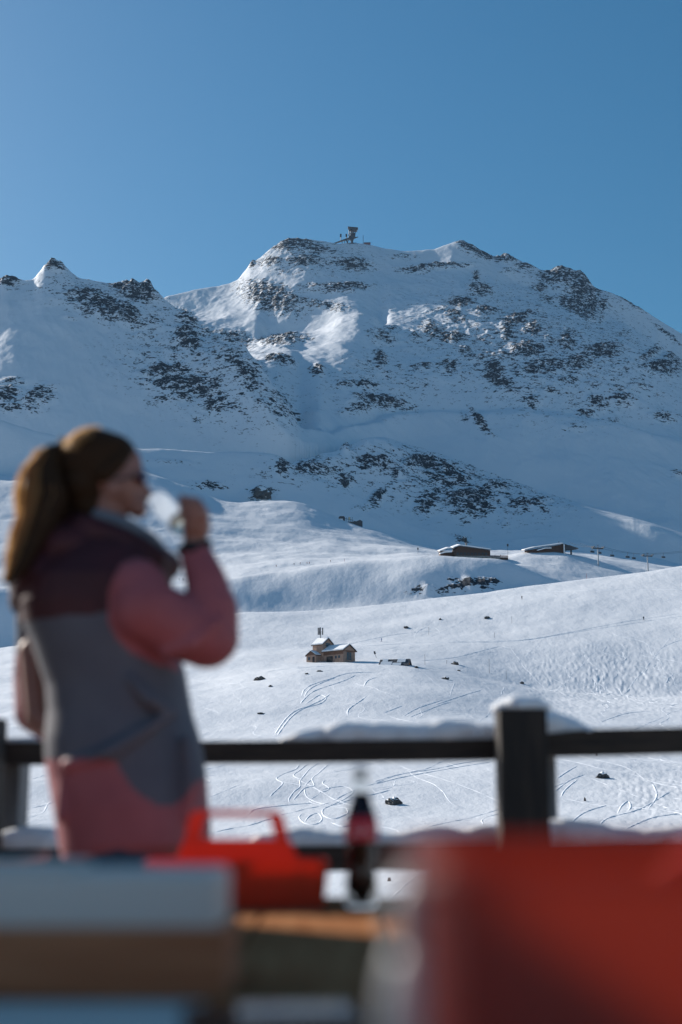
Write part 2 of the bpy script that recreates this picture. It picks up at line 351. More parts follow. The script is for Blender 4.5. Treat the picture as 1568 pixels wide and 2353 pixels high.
# large and small relief
wfar = sstep(1680, 1850, DD)*(1-sstep(3090, 3300, DD)*.5)
wfar = wfar*(1-.85*np.exp(-((DD-dH[None,:]+30)/110)**4)*sstep(840, 880, PX))
crest = np.exp(-((DD-dK[None,:])/60)**2)
Z += wfar*(fbm(X/260, Y/260, 3, 5)*9*(1-crest*.7) + ridged(X/70+Y/200, Y/120, 3, 9)*2.2*(1-.5*crest))
Z += wfar*fbm(X/16, Y/16, 2, 23)*.55
Z += cr*far*(ridged(X/34, Y/34, 4, 41)*6.0+2)*(1-.6*crest) + cr*far*fbm(X/9, Y/9, 2, 51)*2.2
wm = sstep(800, 900, DD)*(1-sstep(1680, 1850, DD))
Z += wm*(fbm(X/90, Y/90, 3, 15)*2.6 + fbm(X/14, Y/20, 3, 25)*.30) + cr*wm*(1-far)*(ridged(X/14, Y/14, 3, 61)*2.4+.8)
wn = sstep(80, 200, DD)*(1-sstep(740, 860, DD))
Z += wn*(fbm(X/60, Y/60, 2, 35)*1.2 + fbm(X/11+Y/30, Y/11, 3, 45)*.16)
# wind and track roughness on the right hand slope
rt = np.exp(-(((PX-1400)/200)**2+((PY-1560)/70)**2))*front*wn
Z += rt*np.abs(perlin(X/2.2, Y/4.5, 77))*.55
rt2 = np.exp(-(((PX-1500)/120)**2+((PY-1830)/70)**2))*front*wn
Z += rt2*np.abs(perlin(X/1.6, Y/4, 79))*.3
# skyline crags
sk = mask([(1285,615,22,8,0,1),(1340,635,18,10,30,1),(1165,588,20,6,0,1),(575,606,8,6,0,1),(125,600,26,8,0,1),(345,658,16,8,20,1),(20,643,16,6,0,1),(680,552,40,6,0,.6),(1075,556,26,6,20,.7),(1225,612,30,5,20,.5),(290,652,40,5,0,.8),(1375,668,12,5,0,.8),(1450,697,40,5,30,.5)], front & (DD > 1750), .5)
Z += sk*(ridged(X/20, Y/40, 3, 91)*3.2)

def build_terrain():
    n = NA*ND
    co = np.stack([X, Y, Z], -1).reshape(-1, 3)
    j, i = np.meshgrid(np.arange(ND-1), np.arange(NA-1), indexing='ij')
    a = (j*NA+i).ravel(); quads = np.stack([a, a+1, a+NA+1, a+NA], -1)
    me = bpy.data.meshes.new('snow_terrain')
    me.vertices.add(n); me.vertices.foreach_set('co', co.astype(np.float32).ravel())
    nf = len(quads); me.loops.add(nf*4); me.loops.foreach_set('vertex_index', quads[:, ::-1].astype(np.int32).ravel())
    me.polygons.add(nf); me.polygons.foreach_set('loop_start', np.arange(0, nf*4, 4, dtype=np.int32))
    me.polygons.foreach_set('use_smooth', np.ones(nf, bool))
    me.update(calc_edges=True)
    at = me.attributes.new('rock', 'FLOAT', 'POINT'); at.data.foreach_set('value', (Rk+sk*.6).astype(np.float32).ravel())
    return me
m = mat('mountain_snow', (.85,.87,.9), .6)
b = m.node_tree.nodes['Principled BSDF']
geo = N(m, 'ShaderNodeNewGeometry'); at = N(m, 'ShaderNodeAttribute'); at.attribute_name = 'rock'
def noise(scale, detail=6, rough=.55, sc=(1,1,1)):
    mp = N(m, 'ShaderNodeMapping'); mp.inputs['Scale'].default_value = sc; L(m, geo.outputs['Position'], mp.inputs[0])
    n = N(m, 'ShaderNodeTexNoise'); n.inputs['Scale'].default_value = scale; n.inputs['Detail'].default_value = detail; n.inputs['Roughness'].default_value = rough
    L(m, mp.outputs[0], n.inputs[0]); return n.outputs[0]
def mth(op, a, c, d=None):
    n = N(m, 'ShaderNodeMath', operation=op)
    for k, v in enumerate((a, c, d)):
        if v is None: continue
        if isinstance(v, (int, float)): n.inputs[k].default_value = v
        else: L(m, v, n.inputs[k])
    return n.outputs[0]
n1 = noise(.085, 9, .7, (1, .6, 1.9)); n2 = noise(.26, 5, .6, (1, .7, 2.2))
f = mth('ADD', mth('MULTIPLY', mth('SUBTRACT', n1, .5), 5.4), mth('MULTIPLY', mth('SUBTRACT', n2, .5), 3.6))
f = mth('ADD', f, mth('MULTIPLY', mth('MINIMUM', at.outputs['Fac'], .80), 1.45))
f = mth('MULTIPLY', mth('SUBTRACT', f, .80), 7.0)
cl = N(m, 'ShaderNodeClamp'); L(m, f, cl.inputs[0])
gate = mth('MULTIPLY', cl.outputs[0], mth('MINIMUM', mth('MULTIPLY', at.outputs['Fac'], 5.0), 1.0))
rc = N(m, 'ShaderNodeValToRGB'); rc.color_ramp.elements[0].color = (.010,.016,.026,1); rc.color_ramp.elements[1].color = (.038,.047,.06,1)
rc.color_ramp.elements[0].position = .4; rc.color_ramp.elements[1].position = .65
L(m, noise(.3, 5), rc.inputs[0])
sn = N(m, 'ShaderNodeValToRGB'); sn.color_ramp.elements[0].color = (.70,.73,.78,1); sn.color_ramp.elements[1].color = (.79,.81,.84,1)
L(m, noise(.02, 6), sn.inputs[0])
mx = N(m, 'ShaderNodeMix', data_type='RGBA')
L(m, gate, mx.inputs[0]); L(m, sn.outputs[0], mx.inputs[6]); L(m, rc.outputs[0], mx.inputs[7]); L(m, mx.outputs[2], b.inputs['Base Color'])
L(m, mth('ADD', mth('MULTIPLY', gate, .3), .6), b.inputs['Roughness'])
b.inputs['Specular IOR Level'].default_value = .25
bp = N(m, 'ShaderNodeBump'); bp.inputs['Strength'].default_value = .55; bp.inputs['Distance'].default_value = 1.0
hh = mth('ADD', mth('MULTIPLY', noise(.07, 9, .66, (1, .45, 1)), 1.6), mth('MULTIPLY', noise(.5, 5, .6, (.35, 1, 1)), .22))
hh = mth('ADD', hh, mth('MULTIPLY', gate, .9))
L(m, hh, bp.inputs['Height']); L(m, bp.outputs[0], b.inputs['Normal'])
M_['terrain'] = m
terrain = link('snow_ground', build_terrain(), m)
tag(terrain, 'snow covered valley slopes and craggy mountains under the blue sky', 'terrain', kind='structure')

def gz(x, y):
    a = math.atan2(x, y); d = math.hypot(x, y)
    i = min(max(np.searchsorted(azg, a)-1, 0), NA-2); j = min(max(np.searchsorted(dg, d)-1, 0), ND-2)
    u = (a-azg[i])/(azg[i+1]-azg[i]); v = (d-dg[j])/(dg[j+1]-dg[j])
    return float((Z[j,i]*(1-u)+Z[j,i+1]*u)*(1-v)+(Z[j+1,i]*(1-u)+Z[j+1,i+1]*u)*v)
def hit(px, py, dmin=60):
    """where the line of sight first meets the snow: (x,y,z), distance"""
    a, te = azte(px, py)
    i = min(max(np.searchsorted(azg, a)-1, 0), NA-2); u = (a-azg[i])/(azg[i+1]-azg[i])
    colz = Z[:, i]*(1-u)+Z[:, i+1]*u
    t = (colz-HC)/dg
    idx = np.where((t >= te) & (dg > dmin))[0]
    j = idx[0] if len(idx) else np.argmax(np.where((dg > dmin) & (dg < 3300), t, -9))
    if j > 0 and t[j] > te > t[j-1]: d = dg[j-1]+(te-t[j-1])/(t[j]-t[j-1])*(dg[j]-dg[j-1])
    else: d = dg[j]
    x, y = d*math.sin(a), d*math.cos(a)
    return Vector((x, y, gz(x, y))), d

# ski tracks: low ridges of pushed-up snow lying on the slope
def tracks(name, lines, wd, ht, label):
    bm = bmesh.new()
    for ln in lines:
        pts = []
        # smooth the polyline
        c = [Vector((p[0], p[1], 0)) for p in ln]
        for i in range(len(c)-1):
            p0 = c[max(i-1,0)]; p1 = c[i]; p2 = c[i+1]; p3 = c[min(i+2, len(c)-1)]
            ns = max(3, int((p2-p1).length/2.5))
            for k in range(ns):
                t = k/ns
                q = .5*((2*p1)+(-p0+p2)*t+(2*p0-5*p1+4*p2-p3)*t*t+(-p0+3*p1-3*p2+p3)*t**3)
                pts.append(q)
        W3 = [hit(q.x, q.y)[0] for q in pts]
        prev = None
        for i in range(len(W3)):
            t = (W3[min(i+1, len(W3)-1)]-W3[max(i-1, 0)]); t.z = 0
            if t.length < 1e-4: continue
            n = Vector((-t.y, t.x, 0)).normalized()*wd/2
            h = ht*min(1, i/4, (len(W3)-1-i)/4)*random.uniform(.6, 1.15)
            a = W3[i]+n; c_ = W3[i]-n
            vs = [bm.verts.new((a.x, a.y, gz(a.x, a.y)-.04)), bm.verts.new((W3[i].x, W3[i].y, W3[i].z+h)), bm.verts.new((c_.x, c_.y, gz(c_.x, c_.y)-.04))]
            if prev:
                bm.faces.new((prev[0], prev[1], vs[1], vs[0])); bm.faces.new((prev[1], prev[2], vs[2], vs[1]))
            prev = vs
    o = obj(name, bm, M_['trk'], smooth=False)
    return tag(o, label, 'ski tracks', kind='stuff')
M_['trk'] = varied('track_snow', (.80,.83,.88), (.88,.90,.93), .5, .7, .3, .1)
T1 = [[(638,1690),(668,1650),(700,1628),(735,1618),(750,1604),(735,1598),(712,1612),(700,1620)],[(632,1688),(655,1655),(678,1635),(712,1622),(745,1606),(760,1592)],
      [(694,1600),(700,1585),(720,1573),(760,1560),(800,1548),(860,1545)],[(700,1602),(708,1588),(730,1574),(775,1556)],[(690,1618),(720,1590),(790,1565),(820,1550)],
      [(800,1645),(802,1630),(830,1610),(845,1598)],[(836,1580),(845,1565),(870,1555)]]
T2 = [[(690,1752),(680,1768),(650,1780),(636,1790),(650,1800),(640,1812),(626,1825),(618,1835)],[(712,1752),(690,1770),(675,1782),(690,1790),(700,1783)],
      [(735,1752),(712,1768),(700,1782),(690,1795),(690,1808),(676,1820),(664,1838),(668,1848)],[(760,1752),(735,1775),(718,1790),(722,1806),(700,1812),(684,1828),(672,1842)],
      [(720,1790),(706,1800),(700,1812)],[(752,1790),(742,1800),(757,1812),(742,1820),(725,1810)],[(700,1810),(706,1832),(735,1846),(770,1850),(800,1840),(830,1834)],[(740,1815),(790,1808),(812,1820),(790,1838),(760,1852),(742,1862),(746,1876),(770,1882),(800,1868),(790,1852)],
      [(570,1872),(590,1860),(650,1852),(720,1846)],[(700,1890),(712,1876),(732,1870),(740,1884),(725,1895),(700,1892),(688,1878),(700,1866)],[(760,1890),(790,1900),(815,1892),(822,1880),(800,1878)],[(760,1762),(770,1752)]]
T3 = [[(860,1797),(920,1780),(1000,1768),(1060,1755),(1130,1745)],[(862,1802),(930,1786),(1000,1773),(1075,1760),(1130,1752)],[(800,1835),(860,1826),(900,1815)],
      [(690,1500),(760,1487),(850,1484),(960,1478),(1070,1475),(1200,1471),(1300,1455),(1400,1436),(1470,1424),(1568,1410)],[(1050,1478),(1200,1472),(1330,1452),(1568,1416)],
      [(1095,1366),(1200,1362),(1350,1357),(1450,1355),(1568,1355)],[(780,1486),(900,1460),(1000,1450)],[(600,1565),(520,1572)],[(610,1545),(660,1538),(760,1530)],
      [(960,1520),(1040,1512),(1100,1498),(1150,1485)],[(986,1440),(960,1452),(952,1470)],[(996,1440),(1010,1450),(1012,1462)],[(1000,1620),(1060,1600),(1110,1585)],[(940,1650),(1000,1625),(1040,1612)],[(925,1648),(960,1628),(1020,1608)],
      [(880,1640),(930,1620)],[(1230,1860),(1300,1800),(1345,1780)],[(1300,1905),(1340,1870),(1400,1850)],[(1380,1895),(1400,1880),(1470,1860),(1540,1820)],[(1290,1832),(1300,1815),(1330,1790)],[(1420,1870),(1430,1852),(1445,1842),(1450,1856),(1440,1868)],[(1500,1800),(1510,1830),(1490,1860)],[(1280,1790),(1310,1770),(1330,1760)],[(1440,1905),(1500,1880),(1568,1870)],
      [(1100,1690),(1180,1670),(1250,1660)],[(1380,1660),(1440,1640),(1500,1635)],[(1500,1520),(1520,1490),(1568,1470)]]
def fall_line(px, py, n, amp, wl, drift, ph):
    p, d = hit(px, py); out = []; x, y = p.x, p.y; s = ph
    for k in range(n):
        e = 6.0
        gx_, gy_ = (gz(x+e, y)-gz(x-e, y)), (gz(x, y+e)-gz(x, y-e)); g = math.hypot(gx_, gy_)+1e-6
        fx, fy = -gx_/g*.4+drift, -gy_/g*.4-.8; l = math.hypot(fx, fy); fx /= l; fy /= l
        s += 2.5/wl*2*math.pi; q = amp/wl*6.28*math.cos(s)
        x += (fx-fy*q*.9)*2.2; y += (fy+fx*q*.9)*2.2
        if y < 130 or y > 735: break
        out.append((x, y))
    return out
def ribbon(bm, W2, wd, ht, z0=.04):
    prev = None
    for i in range(len(W2)):
        a, b_ = W2[max(i-1, 0)], W2[min(i+1, len(W2)-1)]
        t = Vector((b_[0]-a[0], b_[1]-a[1], 0)); n = Vector((-t.y, t.x, 0)).normalized()*wd/2
        h = ht*min(1, i/3, (len(W2)-1-i)/3)*random.uniform(.3, 1.2)
        x, y = W2[i]
        vs = [bm.verts.new((x+n.x, y+n.y, gz(x+n.x, y+n.y)-z0)), bm.verts.new((x, y, gz(x, y)+h)), bm.verts.new((x-n.x, y-n.y, gz(x-n.x, y-n.y)-z0))]
        if prev: bm.faces.new((prev[0], prev[1], vs[1], vs[0])); bm.faces.new((prev[1], prev[2], vs[2], vs[1]))
        prev = vs
rb = bmesh.new(); rr = random.Random(5)
for k in range(100):
    if k < 50: px, py = rr.uniform(1150, 1620), rr.uniform(1440, 1840)
    elif k < 70: px, py = rr.uniform(450, 1200), rr.uniform(1540, 1800)
    else: px, py = rr.uniform(-60, 1600), rr.uniform(1370, 1800)
    T = fall_line(px, py, rr.randint(12, 60), rr.choice([.2, .6, 1.5, 3.2]), rr.uniform(18, 45), rr.uniform(-.6, .6), rr.uniform(0, 6))
    if len(T) > 6: ribbon(rb, T, rr.uniform(.35, .7), rr.uniform(.03, .085))
tag(obj('ski_track', rb, M_['trk']), 'many faint criss-crossing ski tracks over the whole near slope', 'ski tracks', kind='stuff')
tracks('ski_track', T1, .8, .15, 'thin curving ski tracks running down the snow below the tower house')
tracks('ski_track', T2, .5, .09, 'tangle of looping ski tracks on the snow seen between the fence rails')
tracks('ski_track', T3, .6, .10, 'long faint traverse tracks crossing the bright near slope')

# thin cold air between the slopes
hb = bmesh.new(); zmax = float(Z.max())+60; zmin = float(Z.min())-1
box(hb, -12500, 12500, -12500, 12500, zmin, zmax)
hm = bpy.data.materials.new('mountain_air'); hm.use_nodes = True; hn = hm.node_tree
hn.nodes.remove(hn.nodes['Principled BSDF'])
pv = hn.nodes.new('ShaderNodeVolumePrincipled'); pv.inputs['Color'].default_value = (.42,.68,1,1); pv.inputs['Density'].default_value = 1.7e-5; pv.inputs['Anisotropy'].default_value = .2
hn.links.new(pv.outputs[0], hn.nodes['Material Output'].inputs['Volume'])
tag(obj('haze', hb, hm), 'faint blue haze over the far mountain faces', 'haze', kind='stuff')
# ---------------------------------------------------------------- buildings and lift gear on the mountain
def place(px, py, d0=None):
    p, d = hit(px, py); return p, d
def yaw_to(p, k=0): return -math.atan2(p.x, p.y)+k

# tower house on the near slope -------------------------------------------------
p, d = place(742, 1521)
sc = 115*.2032*d/FP/5.7/.707*.707   # keeps the photographed size at the real distance
U = .2032*d/FP                      # metres per crop unit
H0 = empty('tower_house', (p.x, p.y, p.z-1.2), yaw_to(p)+rad(-45), 'salmon walled house with a square tower, snowy roofs and a mast, on the near slope', 'house')
# local axes: x = ridge direction (to viewer right and forward), y = away to the right rear
k = U/.0348
a_, b_ = 5.7*k, 5.9*k
zt = 1.2
bm = bmesh.new(); box(bm, -a_, 0, 0, b_, -2, zt+7.0*k); prism(bm, [(0, zt+7*k), (b_, zt+7*k), (b_/2, zt+7*k+2.35*k)], -a_, -.003, axis='x')
obj('tower_wall', bm, M_['salmon'], H0)
def gable_roof(bm, x0, x1, y0, y1, ze, zr, oh, th, axis='x', mi=0):
    """two sloping slabs, ridge along axis"""
    c = ((y0+y1)/2) if axis == 'x' else ((x0+x1)/2)
    lo, hi = (y0, y1) if axis == 'x' else (x0, x1); s0, s1 = (x0, x1) if axis == 'x' else (y0, y1)
    sl = (zr-ze)/(c-lo)
    for sgn, e in ((-1, lo), (1, hi)):
        ee = e+sgn*oh; ze2 = ze-oh*sl
        prism(bm, [(ee, ze2), (c, zr), (c, zr+th), (ee, ze2+th)], s0-oh*.8, s1+oh*.8, axis='x' if axis == 'x' else 'y', mi=mi)
def roof(parent, x0, x1, y0, y1, ze, zr, oh, axis='x', snow=.45, snow_name='roof_snow'):
    bm = bmesh.new(); gable_roof(bm, x0, x1, y0, y1, ze, zr, oh, .25, axis); r = obj('roof', bm, M_['roofedge'], parent)
    bm = bmesh.new(); gable_roof(bm, x0, x1, y0, y1, ze+.26, zr+.26, oh-.25, snow, axis); obj(snow_name, bm, M_['roofsnow'], r)
    return r
roof(H0, -a_, 0, 0, b_, zt+7*k, zt+9.35*k, .6)
w1, w2 = 11.0*k, 6.9*k
bm = bmesh.new(); box(bm, .01, w1, .2, w2, -2, zt+4.0*k); prism(bm, [(.2, zt+4*k), (w2, zt+4*k), ((w2+.2)/2, zt+6.1*k)], .02, w1-.003, axis='x')
obj('wing_wall', bm, M_['salmon'], H0)
bm = bmesh.new(); box(bm, .3, w1+.04, .14, .197, zt+2.4*k, zt+3.95*k); box(bm, w1+.002, w1+.06, .15, w2, zt+3.4*k, zt+3.95*k)
obj('board_cladding', bm, M_['brownwood'], H0)
roof(H0, .02, w1, .2, w2, zt+4*k, zt+6.1*k, .7)
bm = bmesh.new(); box(bm, 2.0*k, 5.4*k, .10, .197, zt-.4, zt+1.9*k); obj('dark_doorway', bm, M_['shutter'], H0)
for q in (6.6, 8.4):
    bm = bmesh.new(); box(bm, q*k, (q+.9)*k, .10, .197, zt+.9, zt+1.9*k); obj('window', bm, M_['window'], H0)
bm = bmesh.new(); box(bm, w1+.005, w1+.08, 2.2*k, 4.7*k, zt+.2, zt+3.2*k); ww = obj('window', bm, M_['window'], H0)
bm = bmesh.new(); box(bm, w1+.08, w1+.14, 3.38*k, 3.5*k, zt+.2, zt+3.2*k); box(bm, w1+.08, w1+.139, 2.2*k, 4.7*k, zt+3.2*k, zt+3.35*k); obj('window_frame', bm, M_['brownwood'], ww)
bm = bmesh.new(); box(bm, .003, .06, 1.6*k, 4.2*k, zt+6.2*k, zt+7.6*k); obj('window', bm, M_['window'], H0)
bm = bmesh.new(); box(bm, -6.1*k, -1*k, -3*k, -.02, -2, zt+2.6*k); prism(bm, [(-6.1*k, zt+2.6*k), (-1*k, zt+2.6*k), (-3.55*k, zt+4.1*k)], -3*k+.003, -.02, axis='y')
obj('porch_wall', bm, M_['salmon'], H0)
bm = bmesh.new(); prism(bm, [(-6.0*k, zt+2.62*k), (-1.1*k, zt+2.62*k), (-3.55*k, zt+4.05*k)], -3*k-.06, -3*k-.004, axis='y'); obj('board_gable', bm, M_['brownwood'], H0)
roof(H0, -6.1*k, -1*k, -3*k, -.6, zt+2.6*k, zt+4.1*k, .5, axis='y', snow=.3)
bm = bmesh.new(); box(bm, -5.2*k, -4.1*k, -3*k-.06, -3*k-.004, zt+.8, zt+1.9*k); obj('window', bm, M_['window'], H0)
bm = bmesh.new(); box(bm, -2.7*k, -1.5*k, -3*k-.06, -3*k-.004, zt-.5, zt+1.9*k); obj('door', bm, M_['shutter'], H0)
AM = empty('antenna_mast', (0,0,0), 0, 'grey mast with slim vertical antennas rising from the roof of the tower house', 'antenna mast')
AM.location = H0.matrix_basis @ Vector((-a_*.75, b_*.5, zt+9.3*k)); AM.rotation_euler = H0.rotation_euler
zz = 4.9*k
bm = bmesh.new(); tube(bm, [(0,0,-.6), (0,0,zz)], .16, 8); box(bm, -1.0*k, 1.0*k, -.05, .05, 2.2*k, 2.32*k); obj('mast_pole', bm, M_['darksteel'], AM)
for x_, y_ in ((-.62, -.62), (.62, .62), (.05, -.5)):
    bm = bmesh.new(); box(bm, x_*k-.17, x_*k+.17, y_*k-.17, y_*k+.17, 1.9*k, 4.75*k, bev=.04); box(bm, min(0, x_*k), max(0, x_*k), -.04+min(0, y_*k), .04+max(0, y_*k), 3*k, 3.1*k); obj('antenna_panel', bm, M_['darksteel'], AM)

# half buried hut
p, d = place(905, 1528); u = d/FP
Bh = empty('buried_hut', (p.x, p.y, p.z-1.1), yaw_to(p)+rad(-14), 'small hut buried to its slate roof in snow, right of the tower house', 'hut')
L2 = 64*u/2; z1 = 1.0
bm = bmesh.new(); box(bm, -L2, L2, 0, 5, -1.5, z1+.1); prism(bm, [(0, z1+.1), (5, z1+.1), (2.5, z1+2.1)], -L2, L2-.002, axis='x'); obj('hut_wall', bm, varied('orange_boards', (.32,.13,.06), (.42,.2,.1), 2), Bh)
bm = bmesh.new(); gable_roof(bm, -L2, L2, 0, 5, z1+.1, z1+2.1, .7, .22); rf = obj('roof', bm, M_['slate'], Bh)
for n_, (x0, x1, s0, s1) in enumerate([(-.98, -.15, .08, .55), (-.1, .55, .0, .35), (.2, .8, .5, .95), (-.9, -.5, .6, .95)]):
    bm = bmesh.new(); sl = 2.0/2.5
    A = [(-.6+s0*3.1, z1+.1-.6*sl+s0*3.1*sl+.24), (-.6+s1*3.1, z1+.1-.6*sl+s1*3.1*sl+.24), (-.6+s1*3.1, z1+.1-.6*sl+s1*3.1*sl+.42), (-.6+s0*3.1, z1+.1-.6*sl+s0*3.1*sl+.40)]
    prism(bm, A, x0*L2, x1*L2, axis='x'); obj('snow_patch', bm, M_['roofsnow'], rf)

def lean(o, y0, k, zmin=0.0):
    for v in o.data.vertices:
        if v.co.z > zmin: v.co.z += k*(v.co.y-y0)
    for c in o.children: lean(c, y0, k, zmin)
# long ski lodge on the ridge
p, d = place(1088, 1281); u = d/FP
Lg = empty('ski_lodge', (p.x, p.y, p.z-1.0), yaw_to(p)+rad(8), 'long brown timber mountain restaurant with snowy roof and red terrace rail on the ridge', 'lodge')
def ux(px): return (px-1088)*u
def uz(py): return 1.0+(1281-py)*u
bm = bmesh.new(); box(bm, ux(1045), ux(1128), 0, 14, -3, uz(1264)); prism(bm, [(ux(1045), uz(1264)), (ux(1128), uz(1264)), (ux(1118), uz(1262.4)), (ux(1056), uz(1254.5))], .01, 14, axis='y'); obj('timber_wall', bm, M_['darkwood'], Lg)
bm = bmesh.new(); box(bm, ux(1012), ux(1044.9), 2, 13, -3, uz(1268)); obj('timber_wall', bm, M_['darkwood'], Lg)
bm = bmesh.new(); box(bm, ux(1046), ux(1150), -2.5, -.02, -3, uz(1278.2)); obj('stone_base', bm, M_['stone'], Lg)
def slab(bm, pts, y0, y1, th): # sloped roof strip following pts (x,z)
    prism(bm, pts+[(x, z+th) for x, z in reversed(pts)], y0, y1, axis='y')
bm = bmesh.new(); slab(bm, [(ux(1040), uz(1260)), (ux(1057), uz(1254)), (ux(1130), uz(1263.5))], -1.8, 15.5, .35); r = obj('roof', bm, M_['roofedge'], Lg)
bm = bmesh.new(); slab(bm, [(ux(1041), uz(1259)), (ux(1057), uz(1253)), (ux(1129), uz(1262.5))], -1.2, 15, .8); obj('roof_snow', bm, M_['roofsnow'], r)
bm = bmesh.new(); slab(bm, [(ux(1009), uz(1269)), (ux(1030), uz(1261.5)), (ux(1044.5), uz(1262))], .2, 14, .35); r = obj('roof', bm, M_['roofedge'], Lg)
bm = bmesh.new(); slab(bm, [(ux(1010), uz(1268)), (ux(1030), uz(1260.5)), (ux(1044.4), uz(1260.5))], .6, 13.5, .9); obj('roof_snow', bm, M_['roofsnow'], r)
bm = bmesh.new(); slab(bm, [(ux(1010), uz(1273.5)), (ux(1022), uz(1270)), (ux(1038), uz(1269))], -2.2, 1.9, .8); obj('roof_snow', bm, M_['roofsnow'], r)
bm = bmesh.new(); box(bm, ux(1073), ux(1077), 6, 7.2, uz(1258), uz(1248)); box(bm, ux(1072.5), ux(1077.5), 5.9, 7.3, uz(1248), uz(1247.2)); obj('chimney', bm, M_['stone'], r)
for q in range(9):
    bm = bmesh.new(); x = 1050+q*8.3; box(bm, ux(x), ux(x+4.2), -.14, -.012, uz(1275), uz(1269.5)); wn_ = obj('window', bm, M_['window'], Lg)
    bm = bmesh.new(); box(bm, ux(x+2)-.05, ux(x+2.2)+.05, -.2, -.142, uz(1275), uz(1269.5)); box(bm, ux(x)-.1, ux(x+4.2)+.1, -.24, -.142, uz(1275)-.25, uz(1275)-.02); obj('window_frame', bm, M_['brownwood'], wn_)
bm = bmesh.new(); box(bm, ux(1118), ux(1168), -2.4, 9, -3, uz(1281)); obj('terrace', bm, M_['darkwood'], Lg)
bm = bmesh.new()
for q in range(17): x = ux(1120)+q*(ux(1168)-ux(1120))/16; box(bm, x-.08, x+.08, -2.5, -2.34, uz(1282), uz(1276.5)+.0)
box(bm, ux(1120), ux(1168), -2.48, -2.42, uz(1279.8), uz(1277.4)); obj('terrace_railing', bm, varied('red_brown_rail', (.16,.05,.04), (.24,.09,.07), 2), Lg)
for c in list(Lg.children):
    if c.name.startswith(('timber_wall', 'roof')): lean(c, 0, .20, 2.0)
# people on the terrace are too small to tell apart: parasols
for q, (px, h_) in enumerate(((1126, 3.2), (1140, 2.7), (1153, 2.9))):
    bm = bmesh.new(); tube(bm, [(0,0,0), (0,0,h_)], .05, 6); Pl = obj('parasol', bm, M_['darksteel']); bm = bmesh.new(); lathe(bm, [(.12, h_), (.3, h_-.7), (.06, h_-1.6)], seg=8); obj('closed_canopy', bm, varied('parasol_cloth%d' % q, (.10,.03,.03), (.16,.05,.05), 3), Pl)
    Pl.location = Lg.matrix_basis @ Vector((ux(px), 1+q, uz(1281)))
    tag(Pl, ['closed dark parasol nearest the lodge wall on the terrace', 'shortest closed dark parasol in the middle of the lodge terrace', 'closed dark parasol by the far right end of the lodge terrace'][q], 'parasol', 'parasols on the lodge terrace')
# lift station right of it
p, d = place(1262, 1269); u2 = d/FP
Ls = empty('lift_station', (p.x, p.y, p.z-1.0), yaw_to(p)+rad(10), 'low dark lift station under a long sloping snow roof on the second ridge', 'lift station')
def vx(px): return (px-1262)*u2
def vz(py): return 1.0+(1269-py)*u2
bm = bmesh.new(); prism(bm, [(vx(1212), -3), (vx(1300), -3), (vx(1300), vz(1252.3)), (vx(1292), vz(1251.2)), (vx(1212), vz(1265))], 0, 14, axis='y'); obj('station_wall', bm, M_['darkwood'], Ls)
bm = bmesh.new(); slab(bm, [(vx(1204), vz(1265.5)), (vx(1230), vz(1259)), (vx(1296), vz(1249.6)), (vx(1306), vz(1253))], -2, 15, .35); r = obj('roof', bm, M_['roofedge'], Ls)
bm = bmesh.new(); slab(bm, [(vx(1205), vz(1264.6)), (vx(1230), vz(1258.1)), (vx(1295), vz(1248.7))], -1.6, 14.5, .8); obj('roof_snow', bm, M_['roofsnow'], r)
bm = bmesh.new(); slab(bm, [(vx(1234), vz(1265.5)), (vx(1252), vz(1260.5)), (vx(1266), vz(1260))], -5, -.05, .7); obj('roof_snow', bm, M_['roofsnow'], r)
bm = bmesh.new(); box(bm, vx(1295), vx(1297.5), -3, -2, -3, vz(1251)); obj('white_pillar', bm, M_['white'], Ls)
bm = bmesh.new(); prism(bm, [(vx(1298), vz(1263)), (vx(1318), vz(1262)), (vx(1331), vz(1259.5)), (vx(1322), vz(1257)), (vx(1310), vz(1252.5)), (vx(1298), vz(1253))], -1, 5, axis='y', mi=0)
box(bm, vx(1313), vx(1316), 1, 3, -3, vz(1260)); obj('drive_housing', bm, M_['darksteel'], Ls)
bm = bmesh.new(); tube(bm, [(vx(1289), 6, vz(1250)), (vx(1289), 6, vz(1243))], .18, 6); obj('roof_vent', bm, M_['darksteel'], Ls)

for c in list(Ls.children):
    if c.name.startswith(('station_wall', 'roof')): lean(c, 0, .16, 1.5)
# snow-gun / winch hut on the far knoll
p, d = place(806, 1202); u3 = d/FP
Wh = empty('lift_hut', (p.x, p.y, p.z-.8), yaw_to(p), 'small dark lift hut with steel gear on the shaded knoll behind the bright bench', 'lift hut')
def wx(px): return (px-806)*u3
bm = bmesh.new(); prism(bm, [(wx(778), -3), (wx(793), -3), (wx(793), 7.6), (wx(790), 8.4), (wx(781), 8.4), (wx(778), 7.2)], 0, 8, axis='y'); obj('cabin', bm, M_['darksteel'], Wh)
bm = bmesh.new(); box(bm, wx(781), wx(788), -.08, -.004, 3, 5.6); obj('window', bm, M_['white'], Wh)
bm = bmesh.new(); prism(bm, [(wx(813), -3), (wx(834), -3), (wx(834), 3), (wx(828), 4.6), (wx(820), 3.0), (wx(813), 3.4)], 1, 7, axis='y'); obj('gear_housing', bm, M_['darksteel'], Wh)
bm = bmesh.new(); box(bm, wx(793)+.01, wx(813)-.01, 1, 6, -3, 2.6)
for q in (797, 801.5, 806, 810): tube(bm, [(wx(q), 2, 2), (wx(q), 2, 7.6)], .22, 6)
tube(bm, [(wx(793), 2, 6.2), (wx(813), 2, 4.2)], .2, 6); obj('steel_frame', bm, M_['darksteel'], Wh)
bm = bmesh.new(); box(bm, wx(802), wx(804), .4, 1.2, 4, 7.4); obj('yellow_panel', bm, mat('yellow_paint', (.5,.36,.12), .6), Wh)

